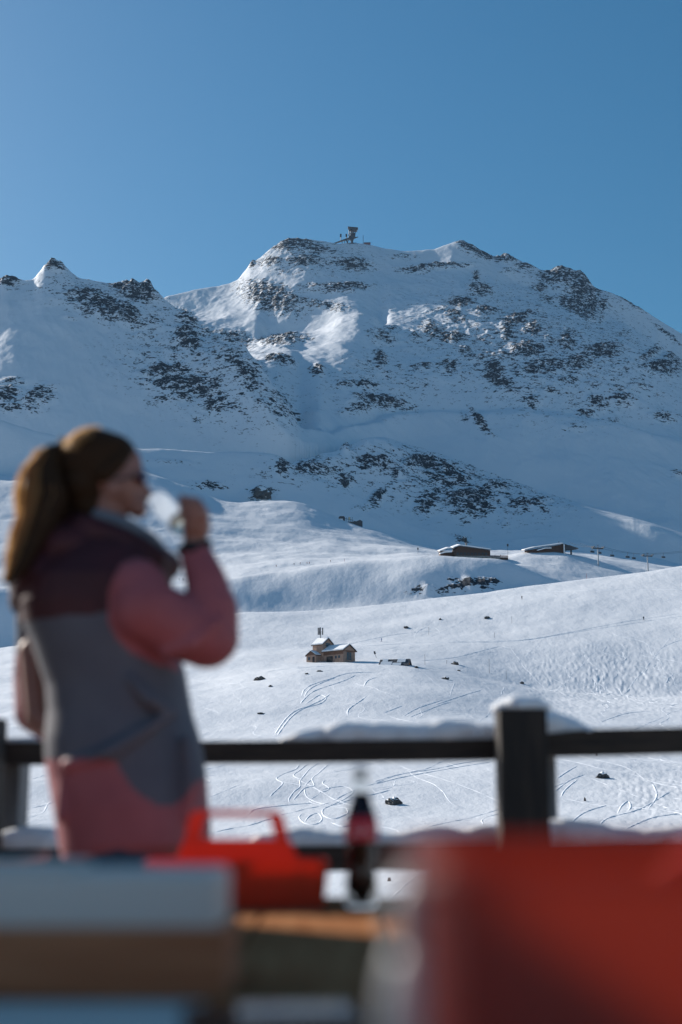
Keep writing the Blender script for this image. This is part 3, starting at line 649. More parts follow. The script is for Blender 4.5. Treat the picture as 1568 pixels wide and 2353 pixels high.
# summit station
p, d = place(803, 558); u4 = d/FP*.2083*.6127/.1276   # placeholder, replaced below
u4 = d/FP
St = empty('summit_station', (p.x, p.y, p.z-1.5), yaw_to(p), 'steel cable car station with a flared tower and sloping gangway on the highest ridge', 'cable car station')
def sx(c): return (c*.0781+747.5-803)*u4       # crop units -> metres
def sz(c): return 1.5+(556.5-(c*.0781+502.5))*u4
def bar(bm, a, b, r, y=0, y2=None): tube(bm, [(sx(a[0]), y, sz(a[1])), (sx(b[0]), y if y2 is None else y2, sz(b[1]))], r, 5)
DS = M_['darksteel']
bm = bmesh.new(); prism(bm, [(sx(770), -4), (sx(850), -4), (sx(825), sz(600)), (sx(860), sz(540)), (sx(900), sz(470)), (sx(880), sz(430)), (sx(790), sz(430)), (sx(700), sz(470)), (sx(690), sz(540)), (sx(760), sz(600))], -4, 4, axis='y'); obj('tower_stem', bm, DS, St)
bm = bmesh.new()
for yy in (-4, 4):
    for c in ((700, 470, 705, 200), (745, 470, 770, 200), (880, 440, 915, 210), (830, 440, 850, 210)): bar(bm, (c[0], c[1]), (c[2], c[3]), 1.0, yy)
    bar(bm, (700, 380), (910, 380), .8, yy); bar(bm, (745, 470), (850, 250), .7, yy); bar(bm, (850, 440), (740, 260), .7, yy)
box(bm, sx(775), sx(880), -3.5, 3.5, sz(440), sz(370)); obj('tower_frame', bm, DS, St)
bm = bmesh.new(); box(bm, sx(690), sx(760), -6, 6, sz(265), sz(185)); box(bm, sx(770), sx(960), -6, 6, sz(285), sz(225)); box(bm, sx(760), sx(770), -5, 5, sz(270), sz(200)); obj('upper_platform', bm, DS, St)
bm = bmesh.new(); prism(bm, [(sx(665), sz(165)), (sx(985), sz(200)), (sx(985), sz(215)), (sx(670), sz(190))], -7, 7, axis='y'); obj('platform_roof', bm, DS, St)
bm = bmesh.new(); prism(bm, [(sx(230), sz(705)), (sx(690), sz(555)), (sx(690), sz(510)), (sx(640), sz(530)), (sx(230), sz(690))], -3, 3, axis='y')
for c in ((480, 620), (560, 600), (640, 565)): bar(bm, (c[0], c[1]), (c[0]+30, 770), .8)
bar(bm, (600, 590), (700, 720), .9); bar(bm, (700, 560), (600, 740), .9); obj('gangway', bm, DS, St)
for c in (445, 620):
    bm = bmesh.new(); bar(bm, (c, 600), (c, 400), .9); box(bm, sx(c-26), sx(c+26), -2, 2, sz(470), sz(385)); obj('pulley_mast', bm, DS, St)
bm = bmesh.new(); bar(bm, (870, 500), (990, 480), 1.0); bar(bm, (870, 530), (960, 490), .8); obj('cable_arm', bm, DS, St)
bm = bmesh.new(); box(bm, sx(690), sx(950), -4, 4, -4, sz(690)); obj('base_block', bm, M_['darksteel'], St)
p, d = place(835, 559)
bm = bmesh.new(); tube(bm, [(0,0,-2), (0,0,(559-537)*u4)], .55, 6); bt = obj('radio_mast', bm, DS); bt.location = p; tag(bt, 'thin mast on the highest ridge right of the summit station', 'mast')
p, d = place(843, 560)
SH = empty('summit_hut', (p.x, p.y, p.z-2), yaw_to(p), 'small low dark red hut on the highest ridge right of the thin mast', 'hut')
bm = bmesh.new(); box(bm, -6.5*u4, 9*u4, 0, 6, -1, 2+4.2*u4); obj('hut_wall', bm, varied('dark_red_boards', (.12,.05,.05), (.2,.08,.08), 1), SH)
bm = bmesh.new(); box(bm, -7*u4, 9.6*u4, -.6, 6.6, 2+4.21*u4, 2+5.0*u4); obj('roof', bm, M_['roofedge'], SH)

# chair lift
def pylon(px, pyb, pyt, label):
    p, d = place(px, pyb); h = (pyb-pyt)*d/FP
    e = empty('lift_pylon', (p.x, p.y, p.z-.5), yaw_to(p)+rad(25), label, 'lift pylon', 'pylons of the chair lift')
    bm = bmesh.new(); tube(bm, [(0,0,-1), (0,0,h+.5)], [.62, .42], 10); obj('pylon_tube', bm, M_['steel'], e)
    bm = bmesh.new(); box(bm, -4.6, 4.6, -.45, .45, h-.6, h+.3, bev=.05); obj('crossarm', bm, M_['darksteel'], e)
    for s_ in (-1, 1):
        bm = bmesh.new(); box(bm, s_*4.2-.3, s_*4.2+.3, -3.2, 3.2, h+.32, h+.8, bev=.1)
        for q in range(6): tube(bm, [(s_*4.2-.35, -2.8+q*1.12, h+.75), (s_*4.2+.35, -2.8+q*1.12, h+.75)], .35, 8)
        obj('wheel_battery', bm, M_['darksteel'], e)
    bm = bmesh.new(); tube(bm, [(0,0,h+.3), (0,0,h+2.6)], .16, 6); tube(bm, [(-1.1,0,h+2.5), (1.1,0,h+2.5)], .14, 6); obj('lifting_frame', bm, M_['darksteel'], e)
    return Vector((p.x, p.y, p.z+h)), e
tA, eA = pylon(1376, 1300, 1258, 'tall grey lift pylon nearer the lift station, left of the pair')
tB, eB = pylon(1490, 1312, 1276, 'grey lift pylon standing on the right, behind the crest of the near slope')
end1 = Vector(Ls.location)+Vector((vx(1325)*.98, 2, 8)); tC = tB+(tB-tA)*1.0+Vector((25, -40, 8))
perp = Vector((math.cos(rad(25)+yaw_to(tA)), math.sin(rad(25)+yaw_to(tA)), 0))*4.2
for s_ in (-1, 1):
    bm = bmesh.new(); pts = []
    for A, B_ in ((end1, tA), (tA, tB), (tB, tC)):
        for q in range(12):
            t = q/12; P_ = A.lerp(B_, t)+perp*s_; P_.z += 1.0-4*(1.5)*t*(1-t); pts.append(P_)
    tube(bm, pts, .09, 5); o = obj('lift_cable', bm, M_['darksteel'])
    tag(o, 'chair lift cable on the %s side of the pylons' % ('near' if s_ < 0 else 'far'), 'cable', 'chair lift cables')
def make_chair():
    e = empty('lift_chair', (0,0,0), 0, 'x', 'lift chair', 'chairs hanging on the lift cable')
    bm = bmesh.new(); tube(bm, [(0,0,0), (0,0,-1.2), (0,.5,-2.6), (0,.5,-3.0)], .12, 6); obj('hanger', bm, M_['darksteel'], e)
    bm = bmesh.new(); box(bm, -1.7, 1.7, -.5, .5, -4.6, -4.3, bev=.08); obj('seat', bm, M_['darksteel'], e)
    bm = bmesh.new(); box(bm, -1.7, 1.7, .42, .58, -4.28, -3.2, bev=.04); obj('backrest', bm, M_['darksteel'], e)
    bm = bmesh.new(); tube(bm, [(-1.75,.5,-4.4), (-1.75,-.6,-3.9), (-1.7,.45,-3.05), (1.7,.45,-3.05), (1.75,-.6,-3.9), (1.75,.5,-4.4)], .08, 6); obj('frame', bm, M_['darksteel'], e)
    return e
ch0 = make_chair()
spots = [(tA, tB, .12, -1, 'lift chair just right of the left pylon, nearest to it'), (tA, tB, .48, 1, 'lift chair midway between the two pylons on the far cable'), (tA, tB, .36, -1, 'lift chair hanging about a third of the way between the pylons'),
         (tA, tB, .80, -1, 'lift chair approaching the right pylon from its left'), (tB, tC, .25, -1, 'lift chair right of the right pylon over the near crest'), (tB, tC, .55, 1, 'lift chair at the far right edge of the lift line'), (end1, tA, .55, 1, 'lift chair between the lift station and the left pylon')]
for n_, (A, B_, t, s_, lab) in enumerate(spots):
    q = A.lerp(B_, t)+perp*s_; q.z += 1.0-6*t*(1-t)
    if n_ == 0: ch0.location = q; ch0.rotation_euler.z = yaw_to(q)+.5; ch0['label'] = lab
    else: copy_tree(ch0, None, q, yaw_to(q)+.5, lab)

# boulders ---------------------------------------------------------------------
def boulder(px, py, wpx, hpx, label, snow=True, seed=0, group='boulders poking out of the near slope'):
    p, d = place(px, py); u = d/FP; r = random.Random(seed)
    W_, H_ = wpx*u*.42, hpx*u*.85
    e = empty('boulder', (p.x, p.y, p.z), r.uniform(0, 6), label, 'boulder', group)
    bm = bmesh.new(); q = bmesh.ops.create_icosphere(bm, subdivisions=4, radius=1)
    def f(c, s): return float(fbm(np.array([c.x*1.7+seed*3.1]), np.array([c.y*1.7+c.z*1.3]), 4, 5+seed, .55)[0])
    for v in q['verts']:
        c = v.co.copy(); n = 1+.45*f(c, 0); v.co = Vector((c.x*W_*n, c.y*W_*.8*n, c.z*H_*n*.8+H_*.1))
    obj('rock', bm, M_['rockobj'], e)
    if snow:
        bm = bmesh.new(); q = bmesh.ops.create_icosphere(bm, subdivisions=4, radius=1)
        for v in q['verts']:
            c = v.co.copy(); n = 1+.45*f(c, 0)
            k_ = max(0, c.z-.25)*.55+max(0, f(c*2.1, 0))*.0
            v.co = Vector((c.x*W_*n*.9, c.y*W_*.72*n, (c.z*H_*n*.8+H_*.1)*(.96 if c.z > .2 else .7)+k_*H_*.35))
        obj('snow_cap', bm, M_['capsnow'], e, smooth=True)
    return e
for i_, (px, py, w_, h_, lab) in enumerate([
    (905, 1848, 44, 16, 'broad snow-capped boulder seen between the rails right of the bottle'), (1385, 1788, 34, 13, 'dark boulder seen between the rails right of the big fence post'),
    (597, 1562, 30, 9, 'flat dark boulder in the snow below left of the tower house'), (622, 1578, 12, 4, 'small rock lower right of the flat boulder below the tower house'),
    (934, 1443, 16, 5, 'small dark rock upslope right of the tower house'), (1120, 1421, 16, 6, 'small rock high on the slope above the buried hut'),
    (1047, 1527, 22, 8, 'dark rock beside the tilted stake right of the buried hut'), (957, 1535, 12, 5, 'small round rock just right of the buried hut'),
    (1012, 1424, 9, 4, 'tiny rock midway between the two upslope rocks'), (1024, 1561, 22, 6, 'low rock in the hollow below the buried hut'),
    (1345, 1841, 6, 9, 'narrow upright stone below the boulder right of the fence post'), (1055, 1542, 8, 3, 'tiny stone below the dark rock with stake'),
    (1200, 1571, 12, 5, 'small rock on the ridge end right of the buried hut'), (705, 1549, 12, 3, 'thin flat stone directly below the tower house'), (735, 1543, 16, 3, 'long thin stone under the tower house porch'),
    (1372, 1737, 4, 7, 'little dark stone just under the right rail'), (635, 1885, 10, 4, 'small dark stone showing above the red caddy handle'), (895, 2025, 8, 9, 'small stone on the valley floor below the lower rail'),
    (600, 1640, 20, 3, 'thin dark stone in snow near the left end of the top rail')]):
    boulder(px, py, w_, h_, lab, snow=(w_ > 19), seed=i_)
for i_, (px, py, w_, h_, lab) in enumerate([(603, 1140, 46, 22, 'rounded dark crag with snow cap on the shaded slope left of centre'), (1068, 1244, 14, 14, 'small dark rock tower behind the lodge chimney')]):
    boulder(px, py, w_, h_, lab, seed=40+i_, group='crags behind the lodge')

# marker stakes ----------------------------------------------------------------
def stake(px, pyb, pyt, label, tilt=0, top=None, red=False):
    p, d = place(px, pyb); h = (pyb-pyt)*d/FP
    e = empty('marker_stake', (p.x, p.y, p.z-.3), yaw_to(p), label, 'marker stake', 'marker stakes on the snow')
    e.rotation_euler = (0, rad(tilt), yaw_to(p))
    bm = bmesh.new(); tube(bm, [(0,0,0), (0,0,h+.3)], max(.07, .00011*d), 6); obj('stake', bm, M_['red'] if red else M_['rockobj'], e)
    if top:
        bm = bmesh.new(); box(bm, -top[0]*d/FP/2, top[0]*d/FP/2, -.05, .05, h+.3-top[1]*d/FP, h+.3, bev=.02); obj('marker_board', bm, M_['darksteel'], e)
for a in [(1177, 1433, 1416, 'stake high on the slope above the long traverse track'), (1137, 1466, 1453, 'short stake beside the hollow on the upper slope'), (977, 1528, 1503, 'thin stake right of the buried hut'),
          (1125, 1547, 1514, 'tallest thin stake, on the ridge right of the hut'), (1164, 1562, 1541, 'stake with a small cap on the descending ridge'), (1027, 1526, 1517, 'short stake next to the dark rock')]:
    stake(*a)
stake(866, 1512, 1496, 'leaning stake with a dark board between tower house and buried hut', -18, (4, 7))
stake(986, 1460, 1440, 'stake where two tracks fork above the buried hut')
stake(1349, 1330, 1318, 'short red stake on the crest below the lift pylons', red=True)
stake(961, 1274, 1258, 'pole with a yellow flag on the lodge ridge left of the lodge', top=(3, 5)); stake(1168, 1284, 1249, 'tall flag pole at the right end of the lodge', top=(4, 6))
stake(792, 1290, 1284, 'short red stake on the lodge ridge left of centre', red=True)

# skiers -----------------------------------------------------------------------
def skier(px, py, cA, cB, label, skis=True, n=[0]):
    p, d = place(px, py); n[0] += 1
    e = empty('person', (p.x, p.y, p.z), yaw_to(p)+random.uniform(-1.5, 1.5), label, 'person', 'skiers on the slopes')
    bm = bmesh.new()
    for s_ in (-1, 1):
        chain(bm, [(s_*.12, 0, .06), (s_*.13, .04, .48), (s_*.10, -.02, .9)], [.07, .09, .12], 8)
        chain(bm, [(s_*.20, 0, 1.42), (s_*.32, .06, 1.15), (s_*.30, .28, 1.05)], [.09, .075, .06], 8)
    chain(bm, [(0, 0, .92), (0, .02, 1.2), (0, 0, 1.42)], [.19, .2, .17], 10); chain(bm, [(0, 0, 1.5), (0, .01, 1.66)], [.07, .12], 10)
    me = remeshed(bm, .035, 2); o = link('body', me, [mat('ski_trousers', cB, .7), mat('ski_jacket', cA, .7), M_['darksteel']], e, True)
    for f_ in me.polygons:
        z_ = f_.center.z; f_.material_index = 0 if z_ < .9 else (1 if z_ < 1.5 else 2)
    if skis:
        for s_ in (-1, 1):
            bm = bmesh.new(); box(bm, s_*.13-.05, s_*.13+.05, -.75, .85, 0, .04); obj('ski', bm, M_['darksteel'], e)
    return e
skier(877, 1475, (.03,.12,.4), (.03,.06,.2), 'skier in blue on the near slope above the buried hut')
skier(1480, 1425, (.02,.02,.03), (.02,.02,.03), 'skier in black walking along the traverse track at far right')
skier(1200, 1377, (.03,.03,.03), (.03,.03,.03), 'dark skier just below the near crest right of centre')
for px, py, c, lab in [(635, 1303, (.3,.05,.03), 'skier on the ridge path closest to the raised arm'), (676, 1299, (.05,.05,.05), 'dark skier on the ridge path left of the red pair'), (690, 1297, (.3,.08,.03), 'skier in the middle of the ridge path row'),
                       (706, 1296, (.35,.04,.03), 'left one of the pair in red on the ridge path'), (711, 1296, (.3,.04,.03), 'right one of the pair in red on the ridge path'), (760, 1292, (.3,.1,.1), 'skier alone on the ridge path right of the red pair'),
                       (388, 1334, (.4,.05,.03), 'red clad skier seen under the raised arm'), (412, 1334, (.03,.05,.1), 'dark skier seen under the raised arm, second from left'), (421, 1334, (.02,.03,.04), 'dark skier seen under the raised arm, third from left')]:
    skier(px, py, c, (.04,.04,.05), lab, skis=False)
# ---------------------------------------------------------------- terrace
bm = bmesh.new()
for q in range(44):
    x0 = -5.0+q*.23
    box(bm, x0, x0+.22, -3.5, 4.6, -.04, 0)
tag(obj('terrace_deck', bm, M_['deck']), 'planked timber terrace floor under the tables', 'terrace', kind='structure')
bm = bmesh.new()
for x_ in (-4.6, 0, 4.6):
    for y_ in (-3, .5, 4.2): box(bm, x_-.1, x_+.1, y_-.1, y_+.1, gz(x_, y_)-1.0 if math.hypot(x_, y_) > 1.2 else -4, -.2)
for y_ in (-3, .5, 4.2): box(bm, -5, 5.1, y_-.09, y_+.09, -.2, -.045)
tag(obj('terrace_beams', bm, M_['rail']), 'dark timber beams carrying the terrace', 'beams', kind='structure')

# fence ------------------------------------------------------------------------
FY = 4.15
fence = empty('terrace_fence', (0, FY, 0), 0, 'dark timber railing with square posts and snow covered rails along the terrace edge', 'fence')
def zx(px, py, Y=FY): q = P(px, py, Y); return q.x, q.z
def fpost(pl, pr, pt, shade=0):
    x0, z0 = zx(pl, pt); x1, _ = zx(pr, pt)
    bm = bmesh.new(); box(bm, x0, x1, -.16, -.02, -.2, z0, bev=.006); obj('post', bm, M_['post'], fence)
    xb0, zb = zx(pr-18, 1741, FY+.12); xb1, _ = zx(pr+34, 1741, FY+.12)
    bm = bmesh.new(); box(bm, xb0, xb1, .075, .21, -.2, zb, bev=.006); obj('support_post', bm, M_['postgrey'], fence)
fpost(1134, 1240, 1636); fpost(-84, 22, 1655)
fpost(2350, 2456, 1620); fpost(-1300, -1196, 1670)
def rail(pts, name='rail'):
    """pts: px, top py, bottom py"""
    bm = bmesh.new(); R = []
    for px, a, b_ in pts:
        x, z1 = zx(px, a); _, z0 = zx(px, b_)
        R.append([bm.verts.new((x, y_, z_)) for y_, z_ in ((-.015, z0), (.07, z0), (.07, z1), (-.015, z1))])
    for i in range(len(R)-1):
        for k_ in range(4): bm.faces.new((R[i][k_], R[i][(k_+1)%4], R[i+1][(k_+1)%4], R[i+1][k_]))
    bm.faces.new(R[0]); bm.faces.new(R[-1]); bmesh.ops.recalc_face_normals(bm, faces=bm.faces)
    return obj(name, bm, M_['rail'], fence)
rail([(-1400, 1705, 1775), (110, 1706, 1757), (700, 1703, 1753), (1137, 1699, 1747)])
rail([(1236, 1688, 1740), (1350, 1677, 1738), (1568, 1672, 1732), (2500, 1650, 1710)])
rail([(-1400, 1960, 2020), (500, 1948, 2006), (1000, 1940, 1998), (1137, 1938, 1996)])
rail([(1236, 1940, 1996), (1568, 1934, 1990), (2500, 1920, 1975)])
rail([(-1400, 2240, 2300), (1000, 2220, 2280), (2500, 2190, 2250)])
def snowcap(pts, y0, y1, seed=1):
    """pts: px, top py, base py; a lumpy ridge of snow"""
    r = random.Random(seed); bm = bmesh.new()
    P0 = pts; n = 0
    x = P0[0][0]
    while x <= P0[-1][0]:
        for a, b_ in zip(P0, P0[1:]):
            if a[0] <= x <= b_[0]: t = (x-a[0])/(b_[0]-a[0]+1e-9); tp = a[1]+(b_[1]-a[1])*t; bs = a[2]+(b_[2]-a[2])*t
        X0, zt_ = zx(x, tp); _, zb_ = zx(x, bs)
        h = max(.012, zt_-zb_); ry = (y1-y0)/2
        for q in range(3 if h > .03 else 1):
            rr_ = max(.012, h*r.uniform(.5, .68)); yy = (y0+y1)/2+r.uniform(-.5, .5)*ry
            ball(bm, (X0+r.uniform(-.01, .01), yy, zb_+min(h-rr_, rr_*.5+q*h*.26)), (rr_*1.1+.012, max(rr_, ry*.62), rr_), 10)
        x += 9
    me = remeshed(bm, .009, 3); return link('rail_snow', me, M_['capsnow'], fence, True)
snowcap([(650, 1694, 1702), (720, 1672, 1703), (800, 1656, 1703), (960, 1662, 1702), (1030, 1650, 1700), (1137, 1664, 1699)], -.01, .09, 1)
snowcap([(1238, 1622, 1690), (1290, 1640, 1685), (1335, 1664, 1680), (1360, 1672, 1678)], -.02, .10, 2)
snowcap([(1140, 1626, 1637), (1160, 1606, 1637), (1195, 1602, 1637), (1225, 1610, 1637), (1236, 1628, 1637)], -.16, -.02, 3)
snowcap([(20, 1690, 1706), (110, 1686, 1706)], -.01, .09, 4)
snowcap([(20, 1908, 1953), (60, 1898, 1952), (140, 1905, 1951)], -.01, .09, 5)
snowcap([(600, 1916, 1947), (700, 1900, 1946), (760, 1912, 1945), (830, 1906, 1944), (900, 1915, 1943), (1000, 1895, 1941), (1060, 1906, 1940), (1120, 1893, 1939), (1136, 1905, 1938)], -.01, .09, 6)
snowcap([(1238, 1885, 1940), (1300, 1880, 1939), (1380, 1890, 1938), (1400, 1902, 1938), (1500, 1905, 1937), (1568, 1896, 1935), (1800, 1900, 1930)], -.01, .10, 7)

# tables -----------------------------------------------------------------------
TZ = .75
def make_table(name, x0, x1, y0, y1, label, wood):
    e = empty(name, ((x0+x1)/2, (y0+y1)/2, 0), 0, label, 'table')
    cx, cy = (x0+x1)/2, (y0+y1)/2
    bm = bmesh.new(); n = 9; w_ = (x1-x0)/n
    for q in range(n): box(bm, x0+q*w_-cx, x0+(q+1)*w_-.004-cx, y0-cy, y1-cy, TZ-.035, TZ, bev=.004)
    obj('tabletop', bm, wood, e)
    for sx_ in (-1, 1):
        for sy_ in (-1, 1):
            X_ = sx_*((x1-x0)/2-.1); Y_ = sy_*((y1-y0)/2-.12)
            bm = bmesh.new(); box(bm, X_-.035, X_+.035, Y_-.035, Y_+.035, 0, TZ-.1, bev=.004); obj('leg', bm, wood, e)
    bm = bmesh.new(); hx, hy = (x1-x0)/2-.06, (y1-y0)/2-.08
    box(bm, -hx, hx, -hy, -hy+.025, TZ-.12, TZ-.037); box(bm, -hx, hx, hy-.025, hy, TZ-.12, TZ-.037); box(bm, -hx, -hx+.025, -hy+.026, hy-.026, TZ-.12, TZ-.037); box(bm, hx-.025, hx, -hy+.026, hy-.026, TZ-.12, TZ-.037)
    obj('apron', bm, wood, e)
    return e
make_table('wooden_table', -1.05, .62, .30, 2.72, 'long brown wooden terrace table running away from the viewer', M_['table'])

# red plastic caddies -----------------------------------------------------------
red = mat('red_plastic', (.62,.045,.012), .38); rb_ = red.node_tree.nodes['Principled BSDF']
tr = N(red, 'ShaderNodeBsdfTranslucent'); tr.inputs[0].default_value = (.9,.12,.02,1); mxs = N(red, 'ShaderNodeMixShader'); mxs.inputs[0].default_value = .38
L(red, rb_.outputs[0], mxs.inputs[1]); L(red, tr.outputs[0], mxs.inputs[2]); L(red, mxs.outputs[0], red.node_tree.nodes['Material Output'].inputs[0])
def open_box(bm, w_, d_, h_, t, z0=0, flare=.0):
    A = [(-w_/2, -d_/2), (w_/2, -d_/2), (w_/2, d_/2), (-w_/2, d_/2)]
    o0 = [bm.verts.new((x*(1-flare), y*(1-flare), z0)) for x, y in A]; o1 = [bm.verts.new((x, y, z0+h_)) for x, y in A]
    i1 = [bm.verts.new((x-math.copysign(t, x), y-math.copysign(t, y), z0+h_)) for x, y in A]; i0 = [bm.verts.new(((x-math.copysign(t, x))*(1-flare), (y-math.copysign(t, y))*(1-flare), z0+t)) for x, y in A]
    bm.faces.new(o0[::-1]); bm.faces.new(i0)
    for k_ in range(4):
        k2 = (k_+1)%4
        bm.faces.new((o0[k_], o0[k2], o1[k2], o1[k_])); bm.faces.new((o1[k_], o1[k2], i1[k2], i1[k_])); bm.faces.new((i1[k_], i1[k2], i0[k2], i0[k_]))
    bmesh.ops.recalc_face_normals(bm, faces=bm.faces)
def caddy(name, loc, w_, d_, h_, hh_, hw, label, rz=0):
    e = empty(name, loc, rz, label, 'caddy', 'red plastic cutlery caddies')
    bm = bmesh.new(); open_box(bm, w_, d_, h_, .004, 0, .05); obj('tray', bm, red, e)
    bm = bmesh.new()
    zo, zi = hh_*.70, hh_*.93           # grip opening
    prism(bm, [(-hw*.64, .004), (hw*.66, .004), (hw*.60, h_), (hw*.50, zo), (-hw*.52, zo), (-hw*.60, h_)], -.004, .004)
    prism(bm, [(-hw*.52, zo), (-hw*.36, zo), (-hw*.32, zi), (-hw*.30, hh_), (-hw*.40, hh_), (-hw*.47, hh_*.95)], -.004, .004)
    prism(bm, [(hw*.36, zo), (hw*.50, zo), (hw*.44, hh_*.95), (hw*.36, hh_), (hw*.28, hh_), (hw*.31, zi)], -.004, .004)
    prism(bm, [(-hw*.32, zi), (hw*.31, zi), (hw*.28, hh_), (-hw*.30, hh_)], -.004, .004)
    bmesh.ops.remove_doubles(bm, verts=bm.verts, dist=.0002)
    obj('handle_panel', bm, red, e)
    for x in (-w_*.30, w_*.32):
        bm = bmesh.new(); box(bm, x-.002, x+.002, -d_*.45, d_*.45, .005, h_*.9); obj('divider', bm, red, e)
    return e
q = P(535, 2058, 2.48)
def onto(px, Y): return P(px, 2060, Y).x
caddy('caddy', (onto(545, 2.50), 2.50, TZ), .305, .17, .078, .160, .175, 'red orange plastic caddy with a cut out handle standing beside the bottle', rad(3))
# near one: large and very blurred
NC = empty('caddy', (.247, .72, TZ), rad(-3), 'large dark red plastic caddy filling the lower right corner, nearest to the viewer', 'caddy', 'red plastic cutlery caddies')
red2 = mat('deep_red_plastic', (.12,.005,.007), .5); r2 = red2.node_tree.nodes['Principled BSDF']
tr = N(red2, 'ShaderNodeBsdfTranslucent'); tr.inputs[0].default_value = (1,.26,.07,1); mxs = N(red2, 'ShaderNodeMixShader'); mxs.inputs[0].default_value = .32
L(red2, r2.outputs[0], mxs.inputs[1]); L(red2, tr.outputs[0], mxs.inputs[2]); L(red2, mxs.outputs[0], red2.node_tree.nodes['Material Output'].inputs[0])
bm = bmesh.new()
def rr_ring(w_, d_, r_, z_):
    out = []
    for cx_, cy_, a0 in ((w_/2-r_, d_/2-r_, 0), (-w_/2+r_, d_/2-r_, 90), (-w_/2+r_, -d_/2+r_, 180), (w_/2-r_, -d_/2+r_, 270)):
        for k_ in range(7): a = rad(a0+k_*15); out.append(bm.verts.new((cx_+r_*math.cos(a), cy_+r_*math.sin(a), z_)))
    return out
RG = [rr_ring(.40, .42, .035, .0), rr_ring(.412, .432, .036, .05), rr_ring(.420, .44, .038, .1515), rr_ring(.430, .45, .04, .1535), rr_ring(.428, .448, .04, .157), rr_ring(.410, .43, .034, .157), rr_ring(.402, .422, .032, .05), rr_ring(.39, .41, .03, .005)]
for A_, B_ in zip(RG, RG[1:]):
    for k_ in range(len(A_)): bm.faces.new((A_[k_], A_[(k_+1)%len(A_)], B_[(k_+1)%len(A_)], B_[k_]))
bm.faces.new(RG[0][::-1]); bm.faces.new(RG[-1]); bmesh.ops.recalc_face_normals(bm, faces=bm.faces); obj('tray', bm, red2, NC, False)
bm = bmesh.new(); tube(bm, [(-.06, .19, .13), (-.03, .19, .150), (.03, .19, .163), (.10, .19, .168), (.16, .19, .160), (.19, .19, .13)], .008, 8, sx=1.6); obj('handle', bm, red, NC)
bm = bmesh.new(); box(bm, -.20, .20, -.003, .003, .006, .10); obj('divider', bm, red2, NC)

# bottle -----------------------------------------------------------------------
glass = mat('clear_glass', (.95,.98,.97), .03); glass.node_tree.nodes['Principled BSDF'].inputs['Transmission Weight'].default_value = 1.0
cola = mat('cola', (.025,.006,.004), .12); lab = mat('red_label', (.62,.02,.03), .5); capm = mat('bottle_cap', (.55,.05,.04), .35, .6)
bY = 2.46; bx = P(831, 2060, bY).x
Bt = empty('cola_bottle', (bx, bY, TZ), 0, 'slim glass bottle of dark cola with a red label standing at the far table edge', 'bottle')
BW = 1.32
prof = [(0, .003), (.017, .0), (.0205, .006), (.0205, .03), (.0185, .055), (.0185, .075), (.0205, .10), (.0208, .128), (.0185, .148), (.0135, .168), (.0105, .185), (.0098, .205), (.0108, .208), (.0108, .216), (0, .216)]
prof = [(r_*BW, z_*1.04) for r_, z_ in prof]
bm = bmesh.new(); lathe(bm, prof, seg=32); obj('glass', bm, mat('bottle_glass', (.93,.96,.95), .03, 0, **{'Transmission Weight': 1.0, 'IOR': 1.12}), Bt, True)
bm = bmesh.new(); lathe(bm, [(0, .007)]+[(r_-.0007, z_) for r_, z_ in prof[2:10] if z_ > .008]+[(.0150, .176), (.0135, .19), (0, .19)], seg=32); obj('cola', bm, cola, Bt, True)
bm = bmesh.new(); lathe(bm, [(.0282, .110), (.0284, .134), (.0260, .150), (.0254, .150), (.0276, .134), (.0276, .110)], seg=32); lb = obj('label', bm, lab, Bt, True)
bm = bmesh.new(); tube(bm, [(-.015, -.0246, .118), (-.010, -.0270, .131), (-.003, -.0288, .121), (.003, -.0288, .133), (.010, -.0270, .122), (.015, -.0246, .129)], .0016, 6); obj('script_mark', bm, M_['white'], lb)
bm = bmesh.new(); lathe(bm, [(.0150, .2250), (.0155, .229), (.0145, .2325), (0, .233)], seg=21); obj('bottle_cap', bm, M_['steel'], Bt, True)

# grey white low box on the left, phone, paper, cruet, tray ---------------------------
x1 = P(528, 2060, 1.40).x
paper = mat('white_card', (.68,.61,.54), .8)
Wb = empty('napkin_crate', (x1-.27, 1.45, TZ), 0, 'low wooden crate packed with pale napkins, softly blurred at the left of the table', 'crate')
bm = bmesh.new(); open_box(bm, .54, .16, .062, .008); obj('crate_body', bm, varied('crate_wood', (.38,.13,.055), (.50,.20,.09), 6, .9, .3, .002, (1,10,10)), Wb)
bm = bmesh.new()
box(bm, -.262, .262, -.071, .071, .009, .112, bev=.008); box(bm, -.25, .12, -.06, .06, .1121, .118, bev=.003)
obj('napkins', bm, paper, Wb)
Tr = empty('serving_tray', (-.72, 2.36, TZ), 0, 'orange rimmed tray behind the pale box at the far left', 'tray')
bm = bmesh.new(); box(bm, -.2, .22, -.12, .12, 0, .01, bev=.003); obj('tray_base', bm, paper, Tr)
bm = bmesh.new(); tube(bm, [(-.2, -.12, .085), (.20, -.12, .085), (.22, -.1, .085), (.22, .12, .085)], .005, 8)
for a_x, a_y in ((-.15, -.12), (.15, -.12), (.22, .08)): tube(bm, [(a_x, a_y, .01), (a_x, a_y, .085)], .003, 6)
obj('rim', bm, mat('orange_enamel', (.75,.18,.06), .4), Tr)
Ph = empty('phone', (-.055, 1.22, TZ), rad(8), 'dark phone lying on the table at the bottom edge of the picture', 'phone')
bm = bmesh.new(); box(bm, -.075, .075, -.037, .037, .001, .009, bev=.003); obj('phone_body', bm, M_['darksteel'], Ph)
bm = bmesh.new(); box(bm, -.071, .071, -.034, .034, .0092, .0098); obj('screen', bm, mat('phone_screen', (.01,.01,.012), .08), Ph)
bm = bmesh.new(); box(bm, -.26, .26, -.20, .20, .001, .003, bev=.0008); pm = obj('placemat', bm, paper); pm.location = (-.38, 1.12, TZ); tag(pm, 'pale paper placemat on the table at the lower left', 'placemat')
